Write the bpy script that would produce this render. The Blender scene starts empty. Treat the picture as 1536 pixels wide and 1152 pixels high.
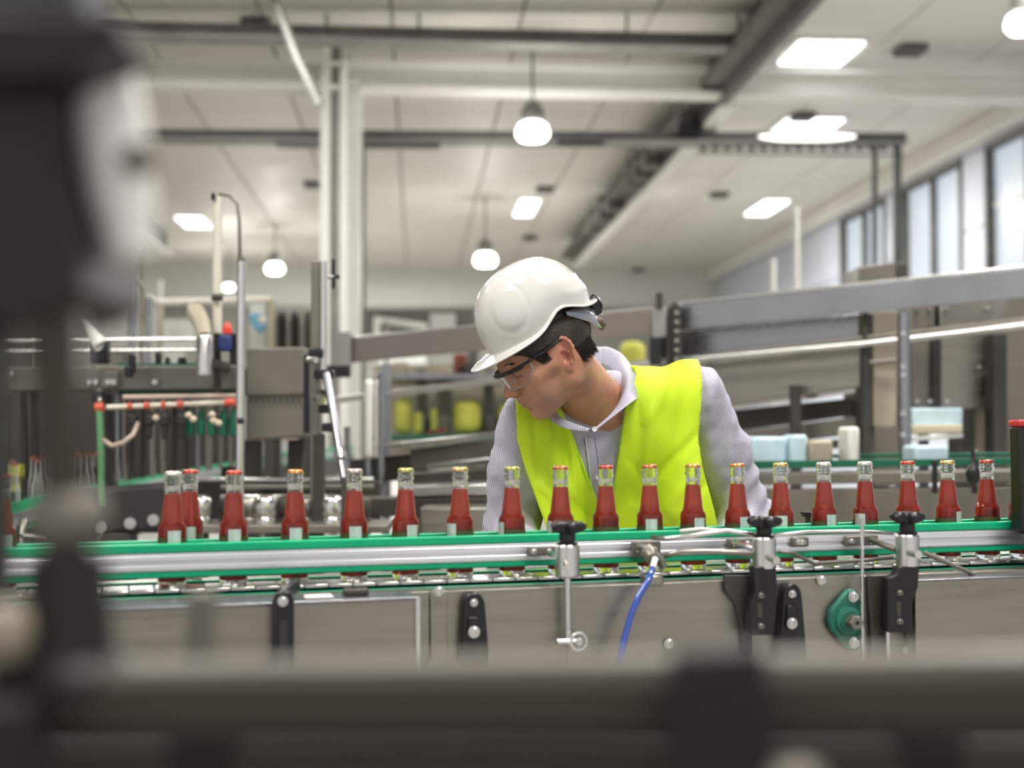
import bpy, math, random
import numpy as np
from mathutils import Matrix, Vector
random.seed(7); np.random.seed(7)
SC = bpy.context.scene
COL = SC.collection
R = math.radians
# ---------------------------------------------------------------- camera, world, light, exposure
F = 2133.0                      # focal length in pixels of the 1536 x 1152 frame
EYE = 1.30
PITCH = math.atan2(650 - 576, F)
cam_d = bpy.data.cameras.new('camera'); cam = bpy.data.objects.new('camera', cam_d); COL.objects.link(cam)
cam.location = (0, 0, EYE); cam.rotation_euler = (math.pi/2 + PITCH, 0, 0)
cam_d.sensor_width = 36.0; cam_d.lens = 36.0 * F / 1536; cam_d.clip_start = 0.02; cam_d.clip_end = 200
cam_d.dof.use_dof = True; cam_d.dof.focus_distance = 2.82; cam_d.dof.aperture_fstop = 2.6
SC.camera = cam
SC.view_settings.view_transform = 'Standard'; SC.view_settings.look = 'None'
SC.view_settings.exposure = 0.68; SC.view_settings.gamma = 1.0; SC.view_settings.use_curve_mapping = False
SC.cycles.use_denoising = True
SC.cycles.max_bounces = 12; SC.cycles.transmission_bounces = 10; SC.cycles.transparent_max_bounces = 12
SC.cycles.diffuse_bounces = 4; SC.cycles.glossy_bounces = 4
SC.cycles.sample_clamp_indirect = 4.0
SC.cycles.caustics_reflective = False; SC.cycles.caustics_refractive = True
world = bpy.data.worlds.new('world'); SC.world = world; world.use_nodes = True
bg = world.node_tree.nodes['Background']; bg.inputs[0].default_value = (1.0, 0.985, 0.96, 1); bg.inputs[1].default_value = 0.52

def area(loc, size, power, rot=(0, 0, 0), col=(1, 0.97, 0.92), sy=None):
    l = bpy.data.lights.new('hall_fill_light', 'AREA'); l.energy = power; l.color = col
    l.shape = 'RECTANGLE'; l.size = size; l.size_y = sy or size
    o = bpy.data.objects.new('hall_fill_light', l); COL.objects.link(o); o.location = loc; o.rotation_euler = rot
    return o
HYAW = math.atan2(768 - 625, F)
ca, sa = math.cos(HYAW), math.sin(HYAW)
def H(lat, dep, z):             # hall frame: lateral, along the hall, height
    return Vector((lat*ca - dep*sa, lat*sa + dep*ca, z))
# area fills added at ceiling height to brighten the hall and the line
for lat, dep, pw in ((-2.6, 1.6, 185), (1.8, 0.4, 165), (2.4, 5.0, 180), (-5.5, 8, 120), (5.5, 11, 200), (-2.5, 14, 230), (5.6, 23.5, 280), (-5, 24, 210), (5, 29, 380), (-1, 37, 600)):
    area(H(lat, dep, 6.05), 2.2, pw, sy=1.2)

# ---------------------------------------------------------------- pixel helpers (photograph pixels -> points at real distances)
cp, sp = math.cos(PITCH), math.sin(PITCH)
def ray(px, py):
    u = (px - 768)/F; v = (576 - py)/F
    return Vector((u, cp - v*sp, sp + v*cp))
def P(px, py, D):
    r = ray(px, py); return Vector((0, 0, EYE)) + r*(D/r.y)
# conveyor frame: s along, t away from the camera, z up; belt top at z = 0
A0 = P(258, 880, 2.23); B0 = P(1482, 838, 2.60)
ex = (B0 - A0).normalized(); ez0 = Vector((0, 0, 1)); ey = ez0.cross(ex).normalized(); ez = ex.cross(ey)
CM = Matrix(((ex.x, ey.x, ez.x, A0.x), (ex.y, ey.y, ez.y, A0.y), (ex.z, ey.z, ez.z, A0.z), (0, 0, 0, 1)))
CMI = CM.inverted()
def cv(px, py, t):
    o = CMI @ Vector((0, 0, EYE)); d = (CMI.to_3x3() @ ray(px, py))
    k = (t - o.y)/d.y; p = o + d*k; return p
def cs(px, t, py=860): return cv(px, py, t).x
def cz(px, py, t): return cv(px, py, t).z

# ---------------------------------------------------------------- materials
MATS = {}
def nd(nt, typ, **kw):
    n = nt.nodes.new(typ)
    for k, v in kw.items(): setattr(n, k, v)
    return n
def mat(name, col, rough=0.5, metal=0.0, var=0.0, vscale=6.0, bump=0.0, bscale=60.0, stretch=None, trans=0.0, ior=1.45, emit=None, estr=0, rvar=0.0, coat=0.0, sub=0.0, spec=0.5, alpha=1.0):
    if name in MATS: return MATS[name]
    m = bpy.data.materials.new(name); m.use_nodes = True; nt = m.node_tree; b = nt.nodes['Principled BSDF']
    b.inputs['Base Color'].default_value = (*col, 1); b.inputs['Roughness'].default_value = rough; b.inputs['Metallic'].default_value = metal
    b.inputs['Transmission Weight'].default_value = trans; b.inputs['IOR'].default_value = ior
    b.inputs['Coat Weight'].default_value = coat; b.inputs['Specular IOR Level'].default_value = spec
    if sub: b.inputs['Subsurface Weight'].default_value = sub; b.inputs['Subsurface Radius'].default_value = (0.02, 0.008, 0.004)
    if emit: b.inputs['Emission Color'].default_value = (*emit, 1); b.inputs['Emission Strength'].default_value = estr
    if var or bump or rvar:
        tc = nd(nt, 'ShaderNodeTexCoord'); mp = nd(nt, 'ShaderNodeMapping'); nt.links.new(tc.outputs['Object'], mp.inputs[0])
        if stretch: mp.inputs['Scale'].default_value = stretch
        if var or rvar:
            n = nd(nt, 'ShaderNodeTexNoise'); n.inputs['Scale'].default_value = vscale; n.inputs['Detail'].default_value = 6; n.inputs['Roughness'].default_value = 0.6
            nt.links.new(mp.outputs[0], n.inputs['Vector'])
            if var:
                r = nd(nt, 'ShaderNodeMapRange'); r.inputs[1].default_value = 0.3; r.inputs[2].default_value = 0.7; r.inputs[3].default_value = 1 - var; r.inputs[4].default_value = 1 + var*0.6
                nt.links.new(n.outputs[0], r.inputs[0])
                mx = nd(nt, 'ShaderNodeMix', data_type='RGBA', blend_type='MULTIPLY'); mx.inputs[0].default_value = 1
                mx.inputs[6].default_value = (*col, 1); nt.links.new(r.outputs[0], mx.inputs[7]); nt.links.new(mx.outputs[2], b.inputs['Base Color'])
            if rvar:
                r2 = nd(nt, 'ShaderNodeMapRange'); r2.inputs[1].default_value = 0.3; r2.inputs[2].default_value = 0.7; r2.inputs[3].default_value = max(0.03, rough - rvar); r2.inputs[4].default_value = rough + rvar
                nt.links.new(n.outputs[0], r2.inputs[0]); nt.links.new(r2.outputs[0], b.inputs['Roughness'])
        if bump:
            n3 = nd(nt, 'ShaderNodeTexNoise'); n3.inputs['Scale'].default_value = bscale; n3.inputs['Detail'].default_value = 4
            nt.links.new(mp.outputs[0], n3.inputs['Vector'])
            bp = nd(nt, 'ShaderNodeBump'); bp.inputs['Strength'].default_value = bump; bp.inputs['Distance'].default_value = 0.002
            nt.links.new(n3.outputs[0], bp.inputs['Height']); nt.links.new(bp.outputs[0], b.inputs['Normal'])
    MATS[name] = m; return m
STEEL = mat('brushed_steel', (0.31, 0.288, 0.255), 0.34, 0.9, var=0.14, vscale=3.5, rvar=0.10, bump=0.12, bscale=90, stretch=(1, 1, 14))
STEELW = mat('warm_dull_steel', (0.21, 0.192, 0.168), 0.45, 0.6, var=0.18, vscale=3, rvar=0.08)
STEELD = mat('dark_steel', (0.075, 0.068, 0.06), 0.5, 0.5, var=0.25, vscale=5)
STEELB = mat('bluish_steel', (0.33, 0.335, 0.355), 0.26, 0.9, var=0.12, vscale=2.5, rvar=0.08)
CHROME = mat('polished_steel', (0.70, 0.69, 0.67), 0.24, 1.0, var=0.05, vscale=30)
ALU = mat('anodised_aluminium', (0.80, 0.81, 0.84), 0.28, 0.75, var=0.06, vscale=8, stretch=(0.3, 1, 12))
GREEN = mat('green_plastic', (0.003, 0.46, 0.21), 0.35, 0, var=0.1, vscale=10, spec=0.4)
GREEND = mat('dark_green_plastic', (0.006, 0.12, 0.065), 0.45, 0, var=0.2)
GREENP = mat('green_painted_casting', (0.02, 0.16, 0.10), 0.4, 0, var=0.35, vscale=40, bump=0.3, bscale=120)
BLACK = mat('black_plastic', (0.012, 0.012, 0.012), 0.32, 0, var=0.2, vscale=20, bump=0.15, bscale=200)
DARK = mat('dark_rubber', (0.03, 0.028, 0.025), 0.6, 0)
WHITE = mat('white_paint', (0.78, 0.77, 0.73), 0.45, 0, var=0.06, vscale=2)
OFFW = mat('offwhite_panel', (0.70, 0.675, 0.625), 0.5, 0, var=0.07, vscale=0.7, rvar=0.08)
GREYP = mat('grey_galvanised', (0.27, 0.275, 0.26), 0.5, 0.4, var=0.2, vscale=3)
GREYD = mat('dark_galvanised', (0.13, 0.13, 0.12), 0.55, 0.3, var=0.3, vscale=4)
WALLB = mat('blue_grey_wall_panel', (0.56, 0.60, 0.67), 0.5, 0, var=0.08, vscale=1.5)
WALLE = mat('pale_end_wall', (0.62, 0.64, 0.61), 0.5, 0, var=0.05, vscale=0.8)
FLOORM = mat('concrete_floor', (0.42, 0.40, 0.37), 0.35, 0, var=0.25, vscale=0.8, bump=0.1, bscale=20)
PANE = mat('frosted_daylight_glass', (0.25, 0.27, 0.29), 0.3, 0, emit=(0.74, 0.84, 0.95), estr=0.32)
SKYL = mat('lit_ceiling_diffuser', (1, 1, 1), 0.4, 0, emit=(0.93, 0.96, 1.0), estr=2)
LAMP = mat('lit_lamp_glass', (1, 1, 1), 0.4, 0, emit=(1.0, 0.985, 0.9), estr=5)
ORANGE = mat('orange_clamp_plastic', (0.62, 0.10, 0.05), 0.45)
SACKY = mat('pale_yellow_sack_cloth', (0.60, 0.60, 0.10), 0.6, var=0.3, vscale=4)
YELLOW = mat('yellow_plastic', (0.75, 0.72, 0.04), 0.5, var=0.15)
BLUE = mat('blue_plastic', (0.02, 0.04, 0.16), 0.4)
PAPER = mat('white_paper', (0.80, 0.78, 0.73), 0.6, var=0.05)
BEIGE = mat('beige_enamel', (0.40, 0.36, 0.27), 0.5, 0.1, var=0.15, vscale=4)
PALEB = mat('pale_blue_wrap', (0.55, 0.72, 0.80), 0.3, var=0.2, vscale=8)
RUST = mat('red_brown_paint', (0.20, 0.05, 0.035), 0.6, var=0.3)

# ---------------------------------------------------------------- mesh building
ORG = {}
class MB:
    def __init__(s, M=None): s.v = []; s.f = []; s.M = M
    def addv(s, pts):
        n = len(s.v)
        for p in pts:
            p = Vector(p); s.v.append(s.M @ p if s.M else p)
        return n
    def box(s, lo, hi, Rm=None):
        (x0, y0, z0), (x1, y1, z1) = lo, hi
        c = [(x0, y0, z0), (x1, y0, z0), (x1, y1, z0), (x0, y1, z0), (x0, y0, z1), (x1, y0, z1), (x1, y1, z1), (x0, y1, z1)]
        if Rm: c = [Rm @ Vector(p) for p in c]
        n = s.addv(c)
        s.f += [tuple(n+i for i in q) for q in ((0, 3, 2, 1), (4, 5, 6, 7), (0, 1, 5, 4), (1, 2, 6, 5), (2, 3, 7, 6), (3, 0, 4, 7))]
        return s
    def bar(s, a, b, w, h, up=(0, 0, 1)):      # rectangular bar between two points, w across, h along up
        a, b = Vector(a), Vector(b); d = (b-a); L = d.length; d.normalize(); u = Vector(up); u = (u - d*u.dot(d)).normalized(); r = d.cross(u)
        c = [a - r*w/2 - u*h/2, a + r*w/2 - u*h/2, a + r*w/2 + u*h/2, a - r*w/2 + u*h/2]
        n = s.addv(c + [p + d*L for p in c])
        s.f += [tuple(n+i for i in q) for q in ((0, 1, 2, 3), (7, 6, 5, 4), (0, 4, 5, 1), (1, 5, 6, 2), (2, 6, 7, 3), (3, 7, 4, 0))]
        return s
    def tube(s, pts, r, n=12, closed=False):
        pts = [Vector(p) for p in pts]; N = len(pts); rs = r if isinstance(r, (list, tuple)) else [r]*N
        d0 = (pts[1]-pts[0]).normalized(); u = Vector((0, 0, 1)) if abs(d0.z) < 0.9 else Vector((1, 0, 0)); u = (u - d0*u.dot(d0)).normalized()
        base = len(s.v)
        for i, p in enumerate(pts):
            if i == 0: d = pts[1]-p if not closed else pts[1]-pts[-1]
            elif i == N-1: d = p-pts[i-1] if not closed else pts[0]-pts[i-1]
            else: d = pts[i+1]-pts[i-1]
            d.normalize(); u = (u - d*u.dot(d)).normalized(); w = d.cross(u)
            s.addv([p + (u*math.cos(a) + w*math.sin(a))*rs[i] for a in [2*math.pi*k/n for k in range(n)]])
        for i in range(N if closed else N-1):
            j = (i+1) % N
            for k in range(n):
                k2 = (k+1) % n
                s.f.append((base+i*n+k, base+i*n+k2, base+j*n+k2, base+j*n+k))
        if not closed:
            s.f.append(tuple(base+k for k in reversed(range(n)))); s.f.append(tuple(base+(N-1)*n+k for k in range(n)))
        return s
    def lathe(s, prof, M=None, n=24, a0=0, a1=None, caps=True):   # prof: (r, z) list, about z
        full = a1 is None; a1 = 2*math.pi if full else a1; m = n if full else n+1
        base = len(s.v)
        for r, z in prof:
            pts = [Vector((r*math.cos(a0+(a1-a0)*k/n), r*math.sin(a0+(a1-a0)*k/n), z)) for k in range(m)]
            s.addv([M @ p if M else p for p in pts])
        for i in range(len(prof)-1):
            for k in range(n):
                k2 = (k+1) % m
                s.f.append((base+i*m+k, base+i*m+k2, base+(i+1)*m+k2, base+(i+1)*m+k))
        if caps and full:
            if prof[0][0] > 1e-6: s.f.append(tuple(base+k for k in reversed(range(n))))
            if prof[-1][0] > 1e-6: s.f.append(tuple(base+(len(prof)-1)*n+k for k in range(n)))
        return s
    def prism(s, poly, y0, y1):        # polygon in x-z, extruded along y
        n = len(poly); b = s.addv([(x, y0, z) for x, z in poly] + [(x, y1, z) for x, z in poly])
        s.f.append(tuple(b+i for i in range(n))); s.f.append(tuple(b+n+i for i in reversed(range(n))))
        for i in range(n): j = (i+1) % n; s.f.append((b+j, b+i, b+n+i, b+n+j))
        return s
    def build(s, name, m, parent=None, bevel=0, smooth=35, org=None):
        o0 = ORG.get(parent.name, Vector((0, 0, 0))) if parent else (Vector(org) if org is not None else Vector((0, 0, 0)))
        me = bpy.data.meshes.new(name); me.from_pydata([tuple(p - o0) for p in s.v], [], s.f); me.validate(); me.update()
        return link(name, me, m, parent, bevel, smooth, o0)
def link(name, me, m, parent=None, bevel=0, smooth=35, o0=Vector((0, 0, 0))):
    if m: me.materials.append(m)
    if smooth:
        me.polygons.foreach_set('use_smooth', [True]*len(me.polygons))
        if smooth < 180: me.set_sharp_from_angle(angle=R(smooth))
    o = bpy.data.objects.new(name, me); COL.objects.link(o)
    if parent: o.parent = parent
    else: o.location = o0
    ORG[o.name] = Vector(o0)
    if bevel:
        b = o.modifiers.new('bevel', 'BEVEL'); b.width = bevel; b.segments = 2; b.limit_method = 'ANGLE'; b.angle_limit = R(40)
    return o
def tag(o, label=None, cat=None, group=None, kind=None):
    if label: o['label'] = label
    if cat: o['category'] = cat
    if group: o['group'] = group
    if kind: o['kind'] = kind
    return o
def thing(name, label, cat, loc, group=None):
    o = bpy.data.objects.new(name, None); COL.objects.link(o); o.location = loc; o.empty_display_size = 0.05
    ORG[o.name] = Vector(loc); return tag(o, label, cat, group)
KIDS = {}
def copy_tree(o, parent=None, kids=None):
    c = o.copy(); COL.objects.link(c)
    if parent: c.parent = parent
    for ch in [x for x in bpy.data.objects if x.parent == o] if kids is None else kids.get(o.name, []): copy_tree(ch, c, kids)
    return c
def kidmap(o):
    k = {}
    def rec(x):
        k[x.name] = list(x.children)
        for y in x.children: rec(y)
    rec(o); return k
def struct(o, **kw): o['kind'] = 'structure'; return o
def rotz(a): return Matrix.Rotation(a, 4, 'Z')
def axis_m(p, d):       # matrix whose z is d at p
    return Matrix.Translation(p) @ Vector(d).to_track_quat('Z', 'Y').to_matrix().to_4x4()
HM = Matrix(((ca, -sa, 0, 0), (sa, ca, 0, 0), (0, 0, 1, 0), (0, 0, 0, 1)))
# ================================================================ THE HALL
CZ = 6.3
def latof(px, dep): return (px-625)/F*dep
def zof(py, dep): return EYE + (650-py)/F*dep
struct(MB(HM).box((-16, -6, -0.1), (9.6, 44, 0)).build('floor', FLOORM))
ceil = struct(MB(HM).box((-16, -2, CZ+0.06), (9.6, 44, CZ+0.25)).build('ceiling', GREYD))
pw, pl = 1.56, 3.1
pm = None
lat = 9.05 - pw*15
i = 0
for a in range(15):
    for b_ in range(13):
        l0 = 9.05 - pw*(a+1); d0 = 3.4 + pl*b_
        if pm is None:
            pmb = MB(HM); pmb.box((-pw/2+0.014, -pl/2+0.014, 0), (pw/2-0.014, pl/2-0.014, 0.06))
            o = pmb.build('ceiling_panel', OFFW, None, bevel=0.006); pm = o
        else:
            o = pm.copy(); COL.objects.link(o)
        o.parent = ceil; o.location = H(l0+pw/2, d0+pl/2, CZ - 0.004*((a*7+b_*3) % 3))
# end wall
ew = struct(MB(HM).box((-16, 43.0, 2.6), (9.6, 43.3, CZ+0.06)).build('wall_end', WALLE))
lw = struct(MB(HM).box((-16, 42.95, 0), (9.6, 43.25, 5.05)).build('wall_end_lower', mat('dull_grey_wall', (0.30, 0.30, 0.27), 0.6, var=0.25, vscale=0.5)))  # lower wall band in a darker grey
struct(MB(HM).box((-16, 42.85, 5.0), (9.2, 43.0, 5.12)).build('trim_1', GREYP))
for k in range(5):
    l0 = -12 + k*3.6
    struct(MB(HM).box((l0, 42.7, 0.0), (l0+1.5, 42.95, 4.2+0.3*(k % 2))).build('door_%d' % (k+1), WALLE if k % 2 else GREYP))
lwl = struct(MB(HM).box((-16.3, -2, 0), (-16, 44, CZ+0.06)).build('wall_left', mat('dull_grey_wall', (0.30, 0.30, 0.27), 0.6)))
for k in range(9):
    for z0 in (0.0, 2.1, 4.2): MB(HM).box((-16.0, -1.9+5*k, z0+0.01), (-15.97, 3.06+5*k, z0+2.08)).build('wall_panel', WALLE, lwl)
# right wall: panels between and around the windows
rw = struct(MB(HM).box((9.12, -2, 0), (9.45, 44, 3.4)).build('wall_right', WALLB))
WIN = [(15.2, 18.15), (19.15, 22.1), (23.1, 26.05), (27.0, 29.9)]
WZ0, WZ1 = 3.4, 5.9
def wallpiece(d0, d1, z0, z1):
    MB(HM).box((9.1, d0+0.012, z0+0.012), (9.42, d1-0.012, z1-0.012)).build('wall_panel', WALLB, rw)
edges = [-2, 6, 11, 15.2, 18.15, 19.15, 22.1, 23.1, 26.05, 27.0, 29.9] + [31.5 + 1.9*k for k in range(7)]
for d0, d1 in zip(edges, edges[1:]):
    if (d0, d1) not in WIN: wallpiece(d0, d1, 3.4, 4.65); wallpiece(d0, d1, 4.65, 5.9)
    wallpiece(d0, d1, 5.9, CZ+0.05)
MB(HM).box((9.3, -2, 3.3), (9.44, 44, CZ)).build('wall_core', GREYP, rw)
for n, (d0, d1) in enumerate(WIN):
    w = struct(MB(HM).box((9.16, d0, WZ0), (9.29, d1, WZ0+0.09)).build('window_%d' % (n+1), GREYD))
    MB(HM).box((9.06, d0, WZ1-0.09), (9.29, d1, WZ1)).build('window_frame', GREYD, w)
    for dd in (d0, d1-0.09): MB(HM).box((9.06, dd, WZ0), (9.29, dd+0.09, WZ1)).build('window_frame', GREYD, w)
    MB(HM).box((9.10, (d0+d1)/2-0.05, WZ0), (9.29, (d0+d1)/2+0.05, WZ1)).build('mullion', GREYD, w)
    for q0, q1 in ((d0+0.09, (d0+d1)/2-0.05), ((d0+d1)/2+0.05, d1-0.09)):
        MB(HM).box((9.20, q0, WZ0+0.09), (9.23, q1, WZ1-0.09)).build('pane', PANE, w)
        if n == 1:
            MB(HM).box((9.17, q0, WZ0+1.5), (9.24, q1, WZ0+1.56)).build('glazing_bar', WHITE, w)
struct(MB(HM).box((8.85, -2, CZ-0.34), (9.12, 43, CZ)).build('trim_2', WHITE, bevel=0.03))
# cross beams and longitudinal beams
for dep, z0, z1, tt in ((18.0, zof(133, 18), zof(96, 18), 0.35), (13.0, 5.9, 6.28, 0.35)):
    bm_ = MB(HM); bm_.box((-16, dep, z0), (9.1, dep+tt, z0+0.06)); bm_.box((-16, dep+0.14, z0+0.06), (9.1, dep+0.20, z1)); bm_.box((-16, dep, z1), (9.1, dep+tt, z1+0.05))
    struct(bm_.build('roof_beam', WHITE))
for lt, z0 in ((3.98, 5.55), (-6.3, 5.75)):
    bm_ = MB(HM); bm_.box((lt-0.05, 4, z0+0.05), (lt+0.05, 36, CZ))
    o = struct(bm_.build('roof_girder', GREYD))
    MB(HM).box((lt-0.02, 18.3 if lt > 0 else 4, z0), (lt+0.20, 36, z0+0.05)).build('lower_flange', WHITE, o)
    MB(HM).box((lt-0.30, 10, z0+0.22), (lt-0.06, 36, z0+0.34)).build('cable_tray', GREYD, o)
# little boxes on the girder's side, as seen along the slanting run
for k, dep in enumerate((19.6, 22.5, 23.6, 24.4, 27.0, 28.2, 28.9, 29.9)):
    o = MB(HM).box((3.66, dep, 5.6), (3.92, dep+0.5, 6.0+0.1*(k % 2))).build('girder_junction_box', GREYD, None, bevel=0.02)
    tag(o, 'dark junction box on the slanting roof girder, ' + ['nearest of the run', 'second, alone after the nearest', 'third, first of a close trio', 'fourth, middle of a close trio', 'fifth, last of a close trio', 'sixth, after the trio', 'seventh, next to last', 'farthest of the run'][k], 'box', 'junction boxes along the roof girder')
# ceiling light panels
SKY = [((1180, 82, 1308, 47), 'large double skylight panel, the biggest bright rectangle in the upper ceiling corner'),
       ((1165, 192, 1276, 167), 'bright rectangular ceiling panel just above the oval glow'),
       ((1134, 316, 1182, 294), 'small bright ceiling panel furthest along above the blue-grey wall'),
       ((771, 321, 809, 297), 'small square bright ceiling panel above the white hard hat'),
       ((268, 343, 318, 328), 'flat pale ceiling panel beside the tall pole with hooked top')]
for (x0, y0, x1, y1), lab in SKY:
    d0 = (CZ-EYE-0.05)*F/(650-y0); d1 = (CZ-EYE-0.05)*F/(650-y1)
    nd_, fd = min(d0, d1), max(d0, d1); lc = ((x0+x1)/2-625)/F*(nd_+fd)/2; w = (x1-x0)*0.8/F*(nd_+fd)/2
    t = thing('ceiling_light_panel', lab, 'light', H(lc, (nd_+fd)/2, CZ-0.05))
    n = 2 if w > 0.7 else 1
    for q in range(n):
        a_ = lc - w/2 + w/n*q; MB(HM).box((a_+0.02, nd_, CZ-0.075), (a_+w/n-0.02, fd, CZ-0.045)).build('diffuser', SKYL, t)
    fr = MB(HM); fr.box((lc-w/2-0.05, nd_-0.05, CZ-0.045), (lc+w/2+0.05, fd+0.05, CZ-0.012)); fr.build('frame', WHITE, t)
# pendant lamps
def pendant(px, pyb, D, wpx, lab):
    r = wpx/2/F*D; p = P(px, pyb, D); t = thing('pendant_lamp', lab, 'lamp', p)
    h = r*1.2; T = Matrix.Translation(p)
    MB().lathe([(r*0.2, 0.0), (r*0.75, 0.02), (r*0.98, h*0.3), (r, h*0.5), (r*0.85, h*0.85), (r*0.55, h)], T).build('glass_shade', LAMP, t, smooth=60)
    MB().lathe([(r*0.6, h), (r*0.68, h+0.02), (r*0.7, h+r*0.7), (r*0.4, h+r*1.2), (0.02, h+r*1.3)], T).build('housing', GREYP, t, smooth=50)
    MB().tube([p+Vector((0, 0, h+r*1.2)), Vector((p.x, p.y, CZ))], 0.015, 6).build('stem', GREYD, t)
    l = bpy.data.lights.new('lamp_light', 'POINT'); l.energy = 60; l.shadow_soft_size = 0.3; l.color = (1, .98, .92)
    o = bpy.data.objects.new('lamp_light', l); COL.objects.link(o); o.location = p + Vector((0, 0, -0.35)); 
pendant(799, 213, 17.5, 50, 'large lit pendant lamp hanging high above the hard hat, before the cable duct')
pendant(728, 400, 30, 34, 'lit pendant lamp seen just over the top of the white hard hat')
pendant(412, 411, 34, 27, 'small lit pendant lamp beside the shiny upright tube')
pendant(343, 436, 38, 16, 'tiny lit pendant lamp between the tall pole and the shiny upright tube')
pendant(1536, 52, 13.5, 56, 'very bright pendant lamp cut by the top corner of the view')
p = P(1211, 205, 19.2); t = thing('oval_glow', 'wide glowing oval on the cable duct, a disc added for a bright reflection', 'lamp', p)  # emissive disc added for a bright reflection, not a real fixture
FM = Matrix.Translation(p) @ Matrix.Diagonal((1, 0.28, 1, 1))
MB().lathe([(0.001, -0.04), (0.50, -0.036), (0.66, -0.008), (0.66, 0.01), (0.54, 0.02)], FM, 32).build('glow_disc', mat('oval_glow_emitter', (1, 1, 1), 0.4, 0, emit=(1.0, 0.99, 0.94), estr=1.6), t, smooth=60)
MB().lathe([(0.46, 0.02), (0.28, 0.05), (0.001, 0.055)], FM, 24).build('cover', GREYP, t)
MB().bar(p + Vector((0, 0, 0.03)), p + Vector((0, 0.75, 0.03)), 0.08, 0.03).build('mount_arm', GREYD, t)
# vents
for px, py, lv in ((935, 44, 'above the long upper duct, over the hard hat'), (818, 278, 'between the large pendant lamp and the small square light'), (1085, 283, 'beside the thin pale pipes, over the side rail'), (1385, 52, 'right of the large double skylight'), (1215, 160, 'just behind the second skylight'), (470, 275, 'left of the white column'), (795, 352, 'under the small square light'), (960, 400, 'far off, above the junction plate'), (385, 32, 'on the upper duct, near the slanting pipe')):
    D = (CZ-EYE)*F/(650-py); lc = latof(px, D); w = 0.36
    o = MB(HM).box((lc-w/2, D-0.2, CZ-0.10), (lc+w/2, D+0.2, CZ-0.004)).build('ceiling_vent', GREYD, None, bevel=0.03)
    tag(o, 'small dark square ceiling vent ' + lv, 'vent', 'dark ceiling vents')
# column
D = 18.3
colm = struct(MB(HM).box((latof(497, D), D-0.2, 0), (latof(512, D), D+0.2, CZ)).build('column', GREYP))
MB(HM).box((latof(483, D), D-0.34, 0), (latof(497, D), D-0.1, CZ)).build('column_flange', WHITE, colm)
MB(HM).box((latof(524, D), D-0.30, 0), (latof(541, D), D+0.2, CZ-0.5)).build('column_flange', WHITE, colm)
MB(HM).box((latof(512, D), D-0.25, 0), (latof(524, D), D+0.2, CZ)).build('column_web', WALLE, colm)
MB(HM).box((latof(476, D), D-0.4, zof(42, D)), (latof(526, D), D+0.3, CZ)).build('column_head', WHITE, colm, bevel=0.02)
o = MB().tube([P(515, 90, 17.6), P(515, 808, 17.6)], 0.045, 10).build('downpipe', WHITE); tag(o, 'white pipe running down the front of the white column', 'pipe')
o = MB().tube([P(546, 210, 17.8), Vector((P(546, 470, 17.8).x, P(546, 470, 17.8).y, 0))], 0.025, 8).build('conduit', GREYD); tag(o, 'thin dark conduit beside the white column', 'pipe')
o = MB().tube([P(405, -20, 15.5), P(445, 85, 15.5), P(480, 158, 15.5)], 0.055, 10).build('slanting_pipe', GREYP); tag(o, 'grey pipe slanting down from the ceiling to the white column', 'pipe')
# overhead ducts
t = thing('upper_cable_duct', 'long grey duct crossing just under the ceiling, the higher of two', 'duct', P(600, 60, 16.5))
MB().bar(P(-100, 40, 16.5), P(1143, 66, 16.8), 0.25, 0.16).build('tray', GREYD, t); MB().bar(P(-100, 50, 16.45), P(1143, 76, 16.75), 0.35, 0.03).build('lip', GREYP, t)
for px in (380, 490, 628, 940, 1108): MB().bar(P(px, 48, 16.5), P(px, 20, 16.5), 0.03, 0.03, up=(1, 0, 0)).build('hanger', GREYD, t)
t = thing('lower_cable_duct', 'dark duct on two posts crossing at the height of the large pendant lamp', 'duct', P(800, 210, 19.5))
DD = 19.5
MB().bar(P(150, 203, DD), P(1355, 209, DD+.6), 0.30, 0.12).build('tray', GREYD, t); MB().bar(P(150, 210, DD-.05), P(1355, 217, DD+.55), 0.40, 0.035).build('lip', GREYP, t)
for x0, x1, y in ((415, 480, 218), (548, 660, 219), (835, 905, 216)): MB().bar(P(x0, y, DD-.1), P(x1, y, DD-.1), 0.2, 0.045).build('splice_plate', BLACK, t)
MB().bar(P(1015, 196, DD+.2), P(1050, 196, DD+.2), 0.25, 0.15).build('junction_box', BLACK, t)
for px in (1312, 1346):
    q = P(px, 400, DD+.7); MB().tube([P(px, 208, DD+.7), q, Vector((q.x, q.y, 0))], 0.042 if px < 1320 else 0.06, 10).build('post', GREYD, t)
for k in range(16):
    px = 1050 + k*18; MB().bar(P(px, 222, DD+.6), P(px+9, 224, DD+.6), 0.07, 0.045).build('cable_clip', GREYD, t)
MB().bar(P(1045, 229, DD+.6), P(1355, 233, DD+.7), 0.07, 0.025).build('cable', GREYP, t)
for px, y0, y1 in ((1160, 388, 436), (1195, 310, 440)):
    o = MB().tube([P(px, y0, 12), Vector((P(px, y1, 12).x, P(px, y1, 12).y, 0))], 0.022, 8).build('vertical_pipe', WHITE); tag(o, 'short pale upright pipe above the steel side rail' if px < 1180 else 'taller thin pale pipe against the blue-grey wall', 'pipe')
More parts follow.
